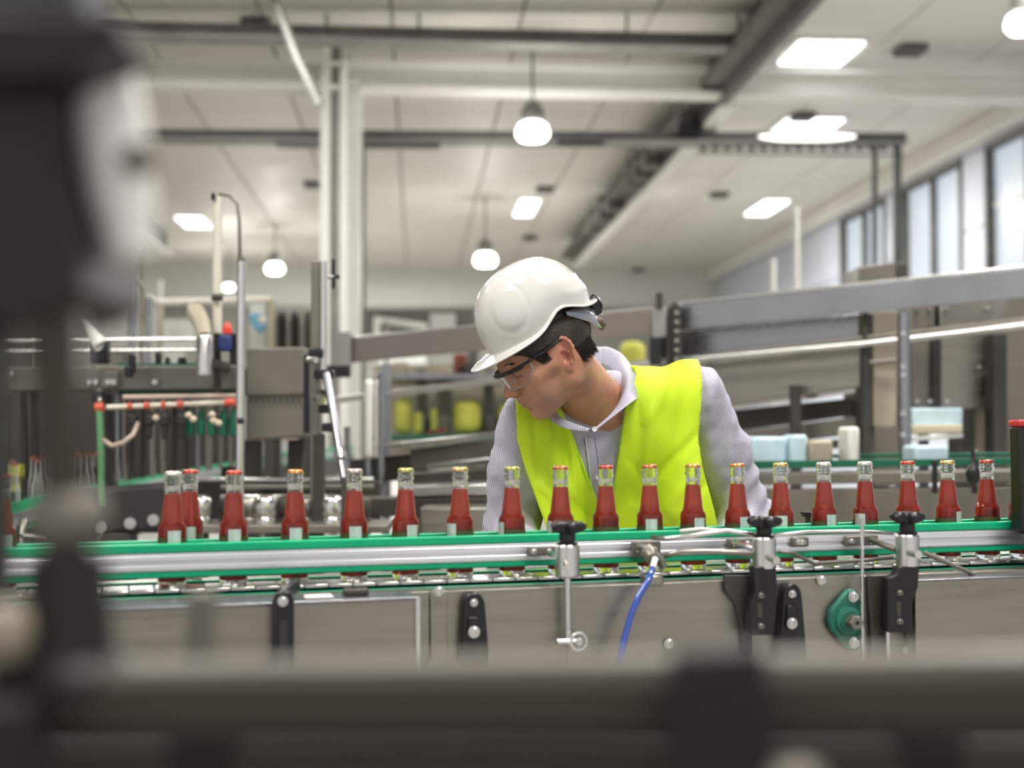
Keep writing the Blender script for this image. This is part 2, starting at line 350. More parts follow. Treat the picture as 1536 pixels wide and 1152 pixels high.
# ================================================================ NEAR CONVEYOR
def lp(px, py, t): return cv(px, py, t)
def wp(px, py, t): return CM @ cv(px, py, t)
def poly(pts, t): return [(cv(x, y, t).x, cv(x, y, t).z) for x, y in pts]
S0, S1 = cs(-420, 0), cs(1900, 0)
TF = -0.125
GREENW = mat('wet_green_strip', (0.01, 0.26, 0.13), 0.3, var=0.3, vscale=20)
conv = thing('bottle_conveyor', 'near stainless bottle conveyor with silver and green guide rails carrying the red bottles', 'conveyor', A0)
# chain plates
pm = None; n = int((S1-S0)/0.0381)
for k in range(n):
    s_ = S0 + (k+0.5)*0.0381
    if pm is None:
        pm = MB(CM).box((s_-0.0185, -0.041, -0.006), (s_+0.0185, 0.041, 0.0)).build('chain_plate', CHROME, conv, bevel=0.0012); ps = s_
    else:
        o = pm.copy(); COL.objects.link(o); o.parent = conv; o.location = ex*(s_-ps)
MB(CM).box((S0, -0.052, -0.016), (S1, -0.044, -0.009)).build('front_wear_strip', GREENW, conv, bevel=0.002)
MB(CM).box((S0, 0.044, -0.020), (S1, 0.058, 0.003)).build('rear_wear_strip', GREEN, conv, bevel=0.002)
MB(CM).box((S0, -0.124, -0.016), (S1, -0.058, -0.010)).build('front_deck', STEEL, conv)
MB(CM).box((S0, 0.058, -0.006), (S1, 0.124, 0.0)).build('rear_deck', STEEL, conv)
MB(CM).box((S0, -0.105, -0.16), (S1, 0.105, -0.10)).build('return_chain_tray', STEELD, conv)
# front panels
def panel(x0, x1, zt=-0.008, zb=-0.42, t=TF, nm='front_panel', m=STEEL):
    return MB(CM).box((cs(x0, t), t, zb), (cs(x1, t)-0.0012, t+0.004, zt)).build(nm, m, conv, bevel=0.001)
panel(-420, 645); panel(645, 672, t=TF-0.004, zb=-0.15, nm='joint_strip'); panel(645, 850); panel(850, 1112); panel(1112, 1294); panel(1294, 1900)
MB(CM).box((S0, 0.121, -0.42), (S1, 0.125, -0.006)).build('rear_panel', STEEL, conv)
for px in (-100, 560, 1220, 1750):
    for t in (-0.09, 0.09):
        s_ = cs(px, t); q = CM @ Vector((s_, t, -0.42)); MB().box((q.x-0.022, q.y-0.022, 0.02), (q.x+0.022, q.y+0.022, q.z+0.3)).build('leg', STEELD, conv, bevel=0.003)
        MB().lathe([(0.045, 0.0), (0.045, 0.008), (0.015, 0.02), (0.012, 0.06)], Matrix.Translation((q.x, q.y, 0)), 16).build('leveling_foot', BLACK, conv)
MB(CM).tube([(S0, 0.43, -0.10), (S1, 0.43, -0.10)], 0.016, 12).build('rear_hand_rail', CHROME, conv)
for px in (-300, 300, 950, 1500): MB(CM).tube([(cs(px, 0.165), 0.12, -0.14), (cs(px, 0.165), 0.40, -0.14), (cs(px, 0.165), 0.43, -0.10)], 0.010, 8).build('rail_bracket', STEEL, conv)
# guide rails
def rail(t0, t1, nm, z=(0.008, 0.018, 0.052, 0.064)):
    r = MB(CM); r.box((S0, t0, z[1]), (S1, t1, z[2])); r.box((S0, t0-0.003, z[1]+0.002), (S1, t1, z[1]+0.010)); r.box((S0, t0-0.003, z[2]-0.013), (S1, t1, z[2]-0.004))
    o = r.build(nm, ALU, conv, bevel=0.0012)
    MB(CM).box((S0, t0-0.001, z[0]), (S1, t1+0.004, z[1])).build('lower_green_strip', GREEN, o, bevel=0.002)
    MB(CM).box((S0, t0-0.001, z[2]), (S1, t1+0.004, z[3])).build('upper_green_strip', GREEN, o, bevel=0.002)
zt = cz(600, 806, -0.034); zg = cz(600, 819, -0.034); za = cz(600, 846, -0.034); zb_ = cz(600, 855, -0.034)
rail(-0.043, -0.031, 'front_guide_rail', (zb_, za, zg, zt))
rail(0.029, 0.041, 'rear_guide_rail', (zb_, za, zg, zt))
# left protruding cover
zl = cz(400, 905, -0.20)
cvl = MB(CM); cvl.box((S0, -0.20, zl-0.35), (cs(628, -0.20), TF-0.001, zl)); cvl.build('left_cover', STEEL, conv, bevel=0.004)
MB(CM).box((S0, -0.203, zl-0.002), (cs(628, -0.20), TF, zl+0.0015)).build('left_cover_lid', STEELB, conv, bevel=0.001)
MB(CM).box((cs(623, -0.2), -0.204, zl-0.34), (cs(629, -0.2), -0.2, zl)).build('cover_edge', CHROME, conv)
zr = cz(1450, 868, -0.16)
MB(CM).box((cs(1372, -0.16), -0.16, zr-0.35), (S1, TF-0.001, zr)).build('right_cover', STEEL, conv, bevel=0.003)
MB(CM).box((cs(1372, -0.16), -0.162, zr-0.001), (S1, TF, zr+0.0015)).build('right_cover_lid', STEELB, conv, bevel=0.0008)
MB(CM).box((cs(-40, -.2), -0.2035, zl-0.3), (cs(30, -.2), -0.2, zl-0.012)).build('dark_side_plate', STEELD, conv)
def bolt(px, py, t, r=0.0065, par=None, m=CHROME):
    p = wp(px, py, t); M = axis_m(p, -ey)
    o = MB().lathe([(r*1.25, 0.0), (r*1.25, 0.0012), (r, 0.0014), (r, 0.006), (r*0.85, 0.0068), (r*0.5, 0.0068), (r*0.5, 0.003), (0.0001, 0.003)], M, 14).build('bolt', m, par or conv)
    return o
for px, py in ((658, 887), (658, 1008), (1232, 870), (1360, 975), (1371, 892), (1003, 965)): bolt(px, py, TF-0.004)
MB(CM).prism(poly([(632, 1008), (650, 985), (668, 998), (672, 1015), (640, 1022)], TF-0.02), TF-0.022, TF-0.004).build('latch', STEEL, conv, bevel=0.002)
p = wp(476, 892, -0.165)
o = MB(CM).box((cs(455, -0.16), -0.185, zl+0.0017), (cs(497, -0.16), -0.150, zl+0.005)).build('white_tag', PAPER, conv, bevel=0.001)
MB(CM).box((cs(513, -0.14), -0.165, zl+0.0017), (cs(550, -0.14), -0.140, zl+0.012)).build('cover_clip', STEELD, conv, bevel=0.003)
# tall rod and dark slots on the right
MB(CM).tube([lp(1293, 778, -0.15), lp(1294, 1060, -0.15)], 0.0032, 8).build('upright_wire', CHROME, conv)
MB(CM).box((cs(1301, TF), -0.129, -0.30), (cs(1322, TF), TF, cz(1310, 866, TF))).build('dark_slot', DARK, conv)
MB(CM).box((cs(1324, -0.14), -0.150, -0.30), (cs(1330, -0.14), -0.14, cz(1325, 864, -0.14))).build('edge_rod', CHROME, conv, bevel=0.002)
MB(CM).prism(poly([(1087, 863), (1128, 863), (1128, 985), (1116, 985), (1112, 940), (1103, 905), (1088, 888)], TF-0.01), TF-0.012, TF-0.001).build('dark_shadow_plate', STEELD, conv, bevel=0.001)  # dark plate standing for shadow and dark bracket behind the arm
MB(CM).prism(poly([(1300, 863), (1348, 863), (1330, 945), (1326, 990), (1305, 990)], TF-0.004), TF-0.010, TF-0.001).build('dark_shadow_plate', STEELD, conv, bevel=0.001)  # same dark shadow plate beside the cranked arm
# black slotted hinges
def black_handle(px, pyt, pyb, lab, w=17, wb=22, tt=TF):
    pts = [(px - w*math.cos(a), pyt + w*1.3 - w*1.3*math.sin(a)) for a in [math.pi*k/10 for k in range(11)]] + [(px+wb, (pyt+pyb)/2+10), (px+wb, pyb), (px-wb*0.9, pyb), (px-wb*0.9, (pyt+pyb)/2+10)]
    t = thing('black_bracket', lab, 'bracket', wp(px, pyb, tt-0.01))
    MB(CM).prism(poly(pts, tt-0.02), tt-0.022, tt-0.0045).build('bracket_body', BLACK, t, bevel=0.004)
    ins = [(px - w*0.5, pyt+w*2.2), (px + w*0.5, pyt+w*2.2), (px+w*0.55, pyt+60), (px-w*0.55, pyt+60)]
    MB(CM).prism(poly(ins, tt-0.026), tt-0.027, tt-0.020).build('raised_rib', BLACK, t, bevel=0.003)
    bolt(px, pyt+16, tt-0.023, 0.005, t); bolt(px, pyt+60, tt-0.028, 0.0075, t)
    return t
black_handle(711, 888, 1040, 'black rounded bracket with two bolts on the panel left of the chrome clamp post')
black_handle(1188, 875, 1060, 'black rounded bracket with two bolts just left of the green flange', 15, 22)
t = thing('black_bracket', 'narrow black slotted bracket standing on the left cover beside the white tag', 'bracket', wp(425, 1030, -0.21))
MB(CM).prism(poly([(408, 905), (414, 890), (425, 883), (436, 888), (440, 900), (440, 1045), (408, 1045)], -0.215), -0.228, -0.204).build('bracket_body', BLACK, t, bevel=0.004)
MB(CM).bar(lp(424, 893, -0.205), lp(446, 876, -0.15), 0.012, 0.02).build('bracket_arm', BLACK, t, bevel=0.003)
MB(CM).prism(poly([(419, 930), (431, 930), (431, 1040), (419, 1040)], -0.229), -0.2305, -0.227).build('slot', DARK, t)
bolt(424, 902, -0.228, 0.006, t)
# clamps with star knobs
def clamp(px, pyk, pyc, pyb, lab, t=-0.15):
    """knob top, cylinder top, cylinder bottom rows"""
    g = thing('rail_clamp', lab, 'clamp', wp(px, pyb, t))
    p = wp(px, pyc, t); hk = (pyc-pyk)*1.12/1000; hc = (pyb-pyc)*1.12/1000
    M = Matrix.Translation(p)
    N = 60; prof = []
    for rr, z in ((0.008, 0.0), (0.0165, 0.001), (0.0165, 0.004), (0.0135, 0.006), (0.0125, hk-0.019)): prof.append((rr, z, 0))
    for rr, z, q in ((0.015, hk-0.018, .3), (0.027, hk-0.014, 1), (0.031, hk-0.008, 1), (0.029, hk-0.003, 1), (0.022, hk+0.001, 1), (0.012, hk, 0.4), (0.0001, hk+0.001, 0)): prof.append((rr, z, q))
    k = MB(); base = 0
    for rr, z, q in prof:
        k.addv([p + Vector((math.cos(a)*rr*(1 - 0.21*q*(1-math.cos(5*a))), math.sin(a)*rr*(1 - 0.21*q*(1-math.cos(5*a))), z)) for a in [2*math.pi*i/N for i in range(N)]])
    for i in range(len(prof)-1):
        for j in range(N): j2 = (j+1) % N; k.f.append((i*N+j, i*N+j2, (i+1)*N+j2, (i+1)*N+j))
    k.build('star_knob', BLACK, g, smooth=45)
    MB().lathe([(0.017, -hc), (0.0195, -hc+0.002), (0.0195, -0.002), (0.018, 0.0)], M, 28).build('clamp_body', CHROME, g)
    return g, p, hc
g, p, hc = clamp(851, 785, 817, 862, 'chrome rail clamp with black star knob on a thin rod, before the bottle')
MB(CM).tube([lp(851, 860, -0.15), lp(852, 965, -0.15)], 0.0055, 12).build('rod', CHROME, g)
MB(CM).tube([lp(836, 962, -0.155), lp(868, 962, -0.155)], 0.0042, 10).build('cross_pin', CHROME, g)
ring = [wp(868, 962, -0.158) + (ex*math.cos(a) + ez*math.sin(a))*0.0125 for a in [2*math.pi*i/20 for i in range(20)]]
MB().tube(ring, 0.0032, 8, closed=True).build('eye_ring', CHROME, g); bolt(869, 962, -0.160, 0.005, g)
MB(CM).tube([lp(846, 838, -0.152), lp(852, 850, -0.178)], 0.0055, 10).build('side_pin', CHROME, g)
MB(CM).tube([lp(851, 838, -0.15), lp(818, 828, -0.05)], 0.005, 10).build('support_pin', CHROME, g)
g, p, hc = clamp(1146, 776, 806, 852, 'chrome rail clamp with black star knob on a straight black arm')
pb = poly([(1128, 849), (1162, 849), (1163, 880), (1160, 905), (1157, 952), (1122, 952), (1123, 905), (1131, 885)], -0.16)
MB(CM).prism(pb, -0.168, -0.145).build('black_arm', BLACK, g, bevel=0.003)
MB(CM).prism(poly([(1137, 905), (1145, 905), (1145, 928), (1137, 928)], -0.17), -0.1695, -0.160).build('slot_rim', STEELD, g, bevel=0.002)
bolt(1141, 893, -0.168, 0.004, g, STEEL); bolt(1141, 939, -0.168, 0.004, g, STEEL)
MB(CM).tube([lp(1149, 834, -0.16), lp(1165, 841, -0.20)], 0.0065, 12).build('clamp_screw', CHROME, g)
MB(CM).tube([lp(1146, 828, -0.15), lp(1102, 813, -0.055)], 0.0055, 10).build('support_pin', CHROME, g)
g, p, hc = clamp(1361, 769, 802, 850, 'chrome rail clamp with black star knob on a cranked black arm')
pb = poly([(1345, 849), (1376, 849), (1374, 880), (1366, 903), (1366, 948), (1328, 948), (1329, 866), (1342, 861)], -0.16)
MB(CM).prism(pb, -0.168, -0.145).build('black_arm', BLACK, g, bevel=0.003)
MB(CM).prism(poly([(1346, 903), (1353, 903), (1353, 926), (1346, 926)], -0.17), -0.1695, -0.160).build('slot_rim', STEELD, g, bevel=0.002)
bolt(1349, 889, -0.168, 0.004, g, STEEL); bolt(1349, 932, -0.168, 0.004, g, STEEL)
MB(CM).tube([lp(1362, 829, -0.16), lp(1378, 832, -0.20)], 0.0065, 12).build('clamp_screw', CHROME, g)
MB(CM).tube([lp(1307, 810, -0.06), lp(1345, 825, -0.14)], 0.0055, 10).build('support_pin', STEEL, g)
MB(CM).tube([lp(1386, 829, -0.10), lp(1463, 862, -0.13)], [0.0045, 0.0032], 10).build('diagonal_rod', STEELW, g)
# small clamp blocks on the front guide rail
for x0, x1, y0, y1 in ((792, 832, 820, 834), (948, 990, 812, 836), (1092, 1130, 808, 822), (1188, 1212, 806, 820), (1268, 1316, 804, 819)):
    b = MB(CM).box((cs(x0, -.05), -0.056, cz(x0, y1, -.05)), (cs(x1, -.05), -0.0435, cz(x0, y0, -.05))).build('rail_joint_block', STEELW, conv, bevel=0.002)
    for q in (x0+9, x1-9): bolt(q, (y0+y1)/2, -0.056, 0.0042, b)
def wire(pts, r, m=CHROME, nm='bent_wire', ts=None):
    MB(CM).tube([lp(x, y, t) for x, y, t in pts], r, 8).build(nm, m, conv, smooth=180)
wire([(978, 806, -.07), (1000, 808, -.10), (1040, 803, -.12), (1090, 796, -.12), (1110, 799, -.12), (1138, 803, -.135)], 0.004)
wire([(1020, 797, -.08), (1050, 794, -.08), (1085, 796, -.08)], 0.0035, PAPER)
wire([(985, 836, -.10), (1022, 828, -.12), (1060, 827, -.12), (1110, 829, -.13), (1136, 833, -.14)], 0.0045, STEEL)
wire([(1160, 803, -.13), (1210, 798, -.11), (1280, 797, -.10), (1340, 800, -.12)], 0.003)
wire([(1170, 828, -.10), (1190, 830, -.09), (1222, 846, -.08), (1300, 840, -.08), (1340, 836, -.09)], 0.0032, STEELW)
# spray valve and blue hose
g = thing('rinse_valve', 'small steel valve with hose nipple clamped to the guide rail', 'valve', wp(978, 870, -.12))
p = wp(975, 832, -.10)
MB().lathe([(0.004, -0.02), (0.011, -0.016), (0.014, 0), (0.011, 0.012), (0.005, 0.016)], axis_m(p, (0.2, -0.8, -0.5)), 16).build('valve_body', STEELW, g)
MB(CM).tube([lp(958, 820, -.07), lp(972, 824, -.10), lp(992, 838, -.11), lp(996, 852, -.11)], 0.0065, 10).build('curved_lever', STEELW, g, smooth=60)
MB(CM).tube([lp(983, 838, -.12), lp(979, 852, -.135)], 0.0052, 12).build('nipple', PAPER, g)
MB(CM).box((cs(962, -.11), -0.13, cz(970, 879, -.12)), (cs(990, -.11), -0.10, cz(970, 862, -.12))).build('valve_base', STEEL, g, bevel=0.004)
hose = mat('blue_clear_hose', (0.05, 0.12, 0.55), 0.12, 0, trans=0.35, coat=0.6)
hp = [(979, 852, -.137), (972, 872, -.15), (959, 893, -.16), (948, 918, -.165), (939, 948, -.17), (932, 980, -.175), (926, 1015, -.18), (922, 1080, -.18)]
o = MB(CM).tube([lp(*q) for q in hp], 0.0052, 14).build('blue_hose', hose, None, smooth=180, org=wp(922, 1080, -.18)); tag(o, 'thin shiny blue hose hanging from the small steel valve', 'hose')
# green flange bearing
g = thing('flange_bearing', 'green two-bolt flange bearing with steel shaft end on the front panel', 'bearing', wp(1270, 970, TF-.01))
pts = []
for a in np.linspace(0, 2*math.pi, 28, endpoint=False):
    r = max(29*abs(math.cos(a))**0.01*0.9 if True else 0, 0); x = 1271 + 27*math.cos(a); y = 930 + 27*math.sin(a)
    pts.append((x, y))
fl = [(1272, 884), (1285, 884), (1291, 893), (1292, 905), (1298, 925), (1298, 938), (1292, 955), (1291, 968), (1285, 976), (1273, 976), (1264, 966), (1247, 944), (1243, 930), (1247, 914), (1263, 895)]
MB(CM).prism(poly(fl, TF-.015), TF-0.016, TF-0.001).build('flange', GREENP, g, bevel=0.004)
M = axis_m(wp(1272, 931, TF-.016), -ey)
MB().lathe([(0.024, 0), (0.023, 0.006), (0.018, 0.008), (0.0175, 0.012)], M, 28).build('bearing_ring', GREENP, g)
MB().lathe([(0.0125, 0), (0.0125, 0.03), (0.011, 0.032), (0.004, 0.032), (0.004, 0.026), (0.0001, 0.026)], M, 6).build('shaft_nut', STEELW, g, smooth=20)
bolt(1280, 895, TF-.017, 0.0075, g); bolt(1281, 964, TF-.017, 0.0075, g)
# right hand black post
g = thing('sensor_post', 'black upright post with red top cut by the right edge of the view', 'post', wp(1545, 800, -.07))
MB(CM).box((cs(1525, -.07), -0.085, cz(1530, 798, -.07)), (cs(1600, -.07), -0.055, cz(1530, 640, -.07))).build('post_body', BLACK, g, bevel=0.003)
MB(CM).box((cs(1524, -.07), -0.087, cz(1530, 640, -.07)), (cs(1600, -.07), -0.053, cz(1530, 630, -.07))).build('red_cap', mat('red_plastic', (0.5, 0.03, 0.03), 0.4), g, bevel=0.003)
MB(CM).box((cs(1540, -.07), -0.124, cz(1530, 798, -.07)-0.004), (cs(1590, -.07), -0.05, cz(1530, 798, -.07)+0.004)).build('post_foot', STEELD, g)
MB(CM).box((cs(1540, -.07), -0.124, -0.012), (cs(1590, -.07), -0.105, cz(1530, 798, -.07))).build('post_stand', STEELD, g)

# ================================================================ BOTTLES
GLASS = bpy.data.materials.new('clear_bottle_glass'); GLASS.use_nodes = True
b = GLASS.node_tree.nodes['Principled BSDF']; b.inputs['Base Color'].default_value = (0.97, 0.985, 0.97, 1); b.inputs['Roughness'].default_value = 0.02
b.inputs['Transmission Weight'].default_value = 1; b.inputs['IOR'].default_value = 1.45
LIQ = bpy.data.materials.new('coral_red_juice'); LIQ.use_nodes = True; nt = LIQ.node_tree; nt.nodes.remove(nt.nodes['Principled BSDF']); out = nt.nodes['Material Output']
gl = nd(nt, 'ShaderNodeBsdfRefraction'); gl.inputs['Color'].default_value = (0.92, 0.30, 0.20, 1); gl.inputs['IOR'].default_value = 1.12; gl.inputs['Roughness'].default_value = 0.08
df = nd(nt, 'ShaderNodeBsdfDiffuse'); tr = nd(nt, 'ShaderNodeBsdfTranslucent')
tc = nd(nt, 'ShaderNodeTexCoord'); sx = nd(nt, 'ShaderNodeSeparateXYZ'); nt.links.new(tc.outputs['Object'], sx.inputs[0])
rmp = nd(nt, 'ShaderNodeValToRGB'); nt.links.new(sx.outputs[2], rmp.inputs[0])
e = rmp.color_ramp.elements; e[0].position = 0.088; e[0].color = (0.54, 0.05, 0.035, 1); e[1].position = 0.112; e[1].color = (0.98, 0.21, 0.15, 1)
nt.links.new(rmp.outputs[0], df.inputs[0]); nt.links.new(rmp.outputs[0], tr.inputs[0])
m1 = nd(nt, 'ShaderNodeMixShader'); m1.inputs[0].default_value = 0.6; nt.links.new(df.outputs[0], m1.inputs[1]); nt.links.new(tr.outputs[0], m1.inputs[2])
m2 = nd(nt, 'ShaderNodeMixShader'); m2.inputs[0].default_value = 0.42; nt.links.new(m1.outputs[0], m2.inputs[1]); nt.links.new(gl.outputs[0], m2.inputs[2]); nt.links.new(m2.outputs[0], out.inputs[0])
OLIVE = mat('olive_label_paper', (0.075, 0.085, 0.028), 0.5, var=0.2, vscale=60)
LABW = mat('silver_label_paper', (0.62, 0.66, 0.64), 0.35, 0.15, var=0.25, vscale=120, stretch=(1, 1, 0.3))
FOAM = mat('pale_foam_ring', (0.85, 0.82, 0.79), 0.25, trans=0.75)
CAPS = {n: mat(n + '_crown_cap', c, 0.25, 0.7, var=0.35, vscale=140) for n, c in dict(silver=(0.80, 0.74, 0.68), red=(0.60, 0.09, 0.06), orange=(0.70, 0.30, 0.10), rose=(0.74, 0.50, 0.46), olive=(0.52, 0.50, 0.14), gold=(0.70, 0.48, 0.18), orange_red=(0.62, 0.18, 0.09)).items()}
bR = 0.0220
prof = [(0.0001, 0.0035), (0.012, 0.002), (0.0195, 0.0), (bR-.0006, 0.003), (bR, 0.007), (bR, 0.086), (bR, 0.0925), (bR-.0012, 0.0965), (0.0176, 0.1005), (0.0170, 0.104), (0.0163, 0.110), (0.0128, 0.141), (0.0122, 0.148),
        (0.0120, 0.158), (0.0124, 0.1595), (0.0136, 0.161), (0.0142, 0.1635), (0.0136, 0.166), (0.0122, 0.1675), (0.0122, 0.169), (0.0132, 0.1705), (0.0132, 0.1735), (0.0118, 0.1755)]
iw = 0.0018
inner = [(r - iw, z) for r, z in reversed(prof[4:])]
inner[0] = (0.0100, 0.1755)
bprof = prof + inner[:-1] + [(bR-0.0035, 0.008), (0.0001, 0.009)]
liqp = [(0.0001, 0.0095), (bR-0.004, 0.0085), (bR-iw+.0005, 0.012), (bR-iw+.0005, 0.092), (bR-iw-.0006, 0.0965), (0.0178-iw, 0.1005), (0.0174-iw, 0.104), (0.0167-iw, 0.110), (0.0132-iw, 0.141), (0.0127-iw, 0.1440), (0.0001, 0.1440)]
bot = thing('juice_bottle', 'x', 'bottle', (0, 0, 0), 'red juice bottles on the near conveyor')
ORG[bot.name] = Vector((0, 0, 0))
g_ = MB().lathe(bprof, n=40, caps=False).build('glass_body', GLASS, bot, smooth=50)
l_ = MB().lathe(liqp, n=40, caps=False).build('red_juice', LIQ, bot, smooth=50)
MB().lathe([(bR+.0003, 0.028), (bR+.0006, 0.028), (bR+.0006, 0.0765), (bR+.0003, 0.0765)], n=30, a0=R(-60), a1=R(240)).build('olive_label', OLIVE, bot, smooth=30)
lb = MB().lathe([(bR+.0007, 0.024), (bR+.0010, 0.024), (bR+.0010, 0.088), (bR+.0007, 0.088)], n=10, a0=R(-115), a1=R(-65)).build('silver_label', LABW, bot, smooth=30)
MB().lathe([(0.0123, 0.1490), (0.0126, 0.1495), (0.0126, 0.1560), (0.0123, 0.1565)], n=24, caps=False).build('neck_band', FOAM, bot)
cm = MB()
N = 42; pr = [(0.0134, 0.1735, 1), (0.0139, 0.1741, 1), (0.0132, 0.1765, .3), (0.0124, 0.1785, 0), (0.0105, 0.1797, 0), (0.0001, 0.1802, 0)]
for r, z, q in pr: cm.addv([Vector((math.cos(a)*(r + 0.0006*q*math.cos(21*a)), math.sin(a)*(r + 0.0006*q*math.cos(21*a)), z)) for a in [2*math.pi*i/N for i in range(N)]])
for i in range(len(pr)-1):
    for j in range(N): j2 = (j+1) % N; cm.f.append((i*N+j, i*N+j2, (i+1)*N+j2, (i+1)*N+j))
cap0 = cm.build('crown_cap', CAPS['silver'], bot, smooth=50)
capmesh = {}
for n, m in CAPS.items():
    me = cap0.data.copy(); me.materials.clear(); me.materials.append(m); capmesh[n] = me
BL = [(258, 'silver', 8, 'red juice bottle with open silvery mouth, first of the row beside the blurred stem'),
 (350, 'red', 4, 'red juice bottle with red cap, before the tall shiny tube'),
 (442, 'orange', 4, 'red juice bottle with orange cap, above the narrow black slotted bracket'),
 (531, 'rose', 6, 'red juice bottle with pinkish silver cap, before the slanting chrome tube'),
 (608, 'olive', 32, 'red juice bottle with olive cap, first bottle right of the slanting chrome tube'),
 (690, 'gold', -42, 'red juice bottle with gold cap, above the rounded bracket, clear of the man'),
 (768, 'olive', -60, 'red juice bottle with olive cap, before the grey sleeve on the face side'),
 (841, 'orange_red', -65, 'red juice bottle right behind the chrome clamp on the thin rod'),
 (909, 'red', 150, 'red juice bottle before the shirt opening between the vest halves'),
 (975, 'orange_red', 8, 'red juice bottle before the lime vest, above the blue hose valve'),
 (1040, 'orange', 32, 'red juice bottle with orange cap, before the vest edge at the armhole'),
 (1107, 'orange', 36, 'red juice bottle with orange cap, before the striped sleeve'),
 (1172, 'gold', 4, 'red juice bottle with dull gold cap just past the sleeve, beside a star knob'),
 (1237, 'silver', 38, 'red juice bottle with silver cap above the lone bolt and green flange side'),
 (1299, 'silver', -26, 'red juice bottle with silver cap behind the thin upright wire'),
 (1363, 'red', 60, 'red juice bottle with red cap behind the clamp on the cranked arm'),
 (1423, 'gold', 65, 'red juice bottle with gold cap above the end of the diagonal rod'),
 (1482, 'red', 160, 'red juice bottle with red cap, last whole one before the black post'),
 (1533, 'red', 20, 'red juice bottle half hidden behind the black post'),
 (2, 'red', 20, 'red juice bottle cut by the left edge of the view')]
km = kidmap(bot); first = True
for px, c, ang, lab in BL + [(284, 'red', 0, 'red juice bottle half hidden behind the first bottle of the row')]:
    t_ = 0.0 if px != 284 else 0.088
    o = bot if first else copy_tree(bot, None, km)
    first = False
    base = CM @ Vector((cs(px, t_, 860), t_, 0.0)); base.z = (CM @ Vector((cs(px, t_, 860), t_, 0.0))).z + 0.0002
    view = math.atan2(-base.x, base.y)
    o.location = base; o.rotation_euler = (0, 0, view + R(ang)); o['label'] = lab
    for ch in o.children if o is not bot else bot.children:
        if ch.name.startswith('crown_cap'): ch.data = capmesh[c]
        if px == 258 and ch.name.startswith('crown_cap'): ch.scale = (0.97, 0.97, 1)
# ================================================================ MIDDLE GROUND, RIGHT: rising conveyor behind the man
def slab(pts, D, th, name, m, par=None, bevel=0.0, dy=0):
    """plate whose outline is given by photo points at distance D (or per-point), extruded away from camera"""
    q = [P(*p) if len(p) == 3 else P(p[0], p[1], D) for p in pts]; b = MB(); n = len(q)
    b.addv(q + [p + Vector((0, th, 0)) for p in q]); b.f.append(tuple(range(n))); b.f.append(tuple(n+i for i in reversed(range(n))))
    for i in range(n): j = (i+1) % n; b.f.append((j, i, n+i, n+j))
    return b.build(name, m, par, bevel=bevel)
def tb(pts, r, name, m, par=None, n=10, smooth=60): return MB().tube([P(*p) for p in pts], r, n).build(name, m, par, smooth=smooth)
def leg_to_floor(px, py, D, w, name, m, par):
    p = P(px, py, D); return MB().box((p.x-w/2, p.y-w/2, 0.0), (p.x+w/2, p.y+w/2, p.z)).build(name, m, par, bevel=0.004)
inc = thing('rising_conveyor', 'stainless conveyor line rising to the right behind the man, with tube handrail', 'conveyor', P(1000, 1000, 6.4))
def Dl(px): return 7.0 - (px-515)*(1.3/1021)
def band(x0, y00, y01, x1, y10, y11, name, m, dd=0.0, th=0.03, bevel=0.003):
    return slab([(x0, y00, Dl(x0)+dd), (x1, y10, Dl(x1)+dd), (x1, y11, Dl(x1)+dd), (x0, y01, Dl(x0)+dd)], 0, th, name, m, inc, bevel)
band(515, 509, 545, 978, 463, 501, 'side_rail', mat('brownish_rail_steel', (0.26, 0.225, 0.205), 0.35, 0.7))
band(1022, 456, 495, 1700, 384, 431, 'side_rail', STEELB)
band(1022, 452, 456, 1700, 380, 384, 'rail_top_flange', CHROME, 0.0, 0.10)
band(515, 506, 509, 978, 460, 463, 'rail_top_flange', CHROME, 0.0, 0.10)
tb([(505, 600, 7.0), (740, 571, Dl(740)), (980, 544, Dl(980)), (1290, 516, Dl(1290)), (1700, 470, Dl(1700))], 0.016, 'hand_rail', CHROME, inc)
tb([(1022, 537, Dl(1022)+.05), (1290, 507, Dl(1290)+.05), (1700, 462, Dl(1700)+.05)], 0.010, 'lower_hand_rail', STEEL, inc)
band(1022, 497, 536, 1290, 470, 508, 'upper_side_sheet', STEELB, 0.15)
band(1060, 545, 612, 1290, 518, 580, 'middle_side_sheet', STEEL, 0.12)
for x0, x1 in ((1075, 1186), (1194, 1288)): band(x0, 606-(x0-1075)*.12, 616-(x0-1075)*.12, x1, 606-(x1-1075)*.12, 614-(x1-1075)*.12, 'bright_lower_rail', CHROME, 0.2, 0.05)
band(1085, 617, 650, 1290, 596, 622, 'gap_shade_strip', STEELD, 0.25)  # dark strip painted for the shade in the gap
band(1090, 650, 676, 1290, 624, 650, 'lower_side_sheet', STEELW, 0.2)
band(1095, 680, 692, 1290, 655, 668, 'bottom_rail', STEELD, 0.2)
for px, yt, w in ((1193, 578, 0.045), (1298, 470, 0.03)): leg_to_floor(px, yt, Dl(px)+0.05, w, 'post', STEELD, inc)
leg_to_floor(580, 545, Dl(580), 0.045, 'post', STEELB, inc); leg_to_floor(998, 470, Dl(998)+0.06, 0.05, 'post', STEELD, inc)
slab([(978, 462), (1000, 460), (1000, 505), (978, 507)], 6.3, 0.05, 'junction_plate', GREYP, inc, 0.004)
slab([(1002, 460), (1022, 458), (1022, 545), (1002, 548)], 6.3, 0.06, 'junction_plate', STEELD, inc, 0.004)
slab([(975, 505), (992, 505), (992, 548), (975, 548)], 6.28, 0.04, 'black_clamp', BLACK, inc, 0.004)
tb([(1013, 455, 6.28), (1013, 556, 6.28)], 0.014, 'clamp_pin', STEELD, inc)
tb([(989, 440, 6.3), (989, 462, 6.3)], 0.016, 'clamp_pin', STEELD, inc)
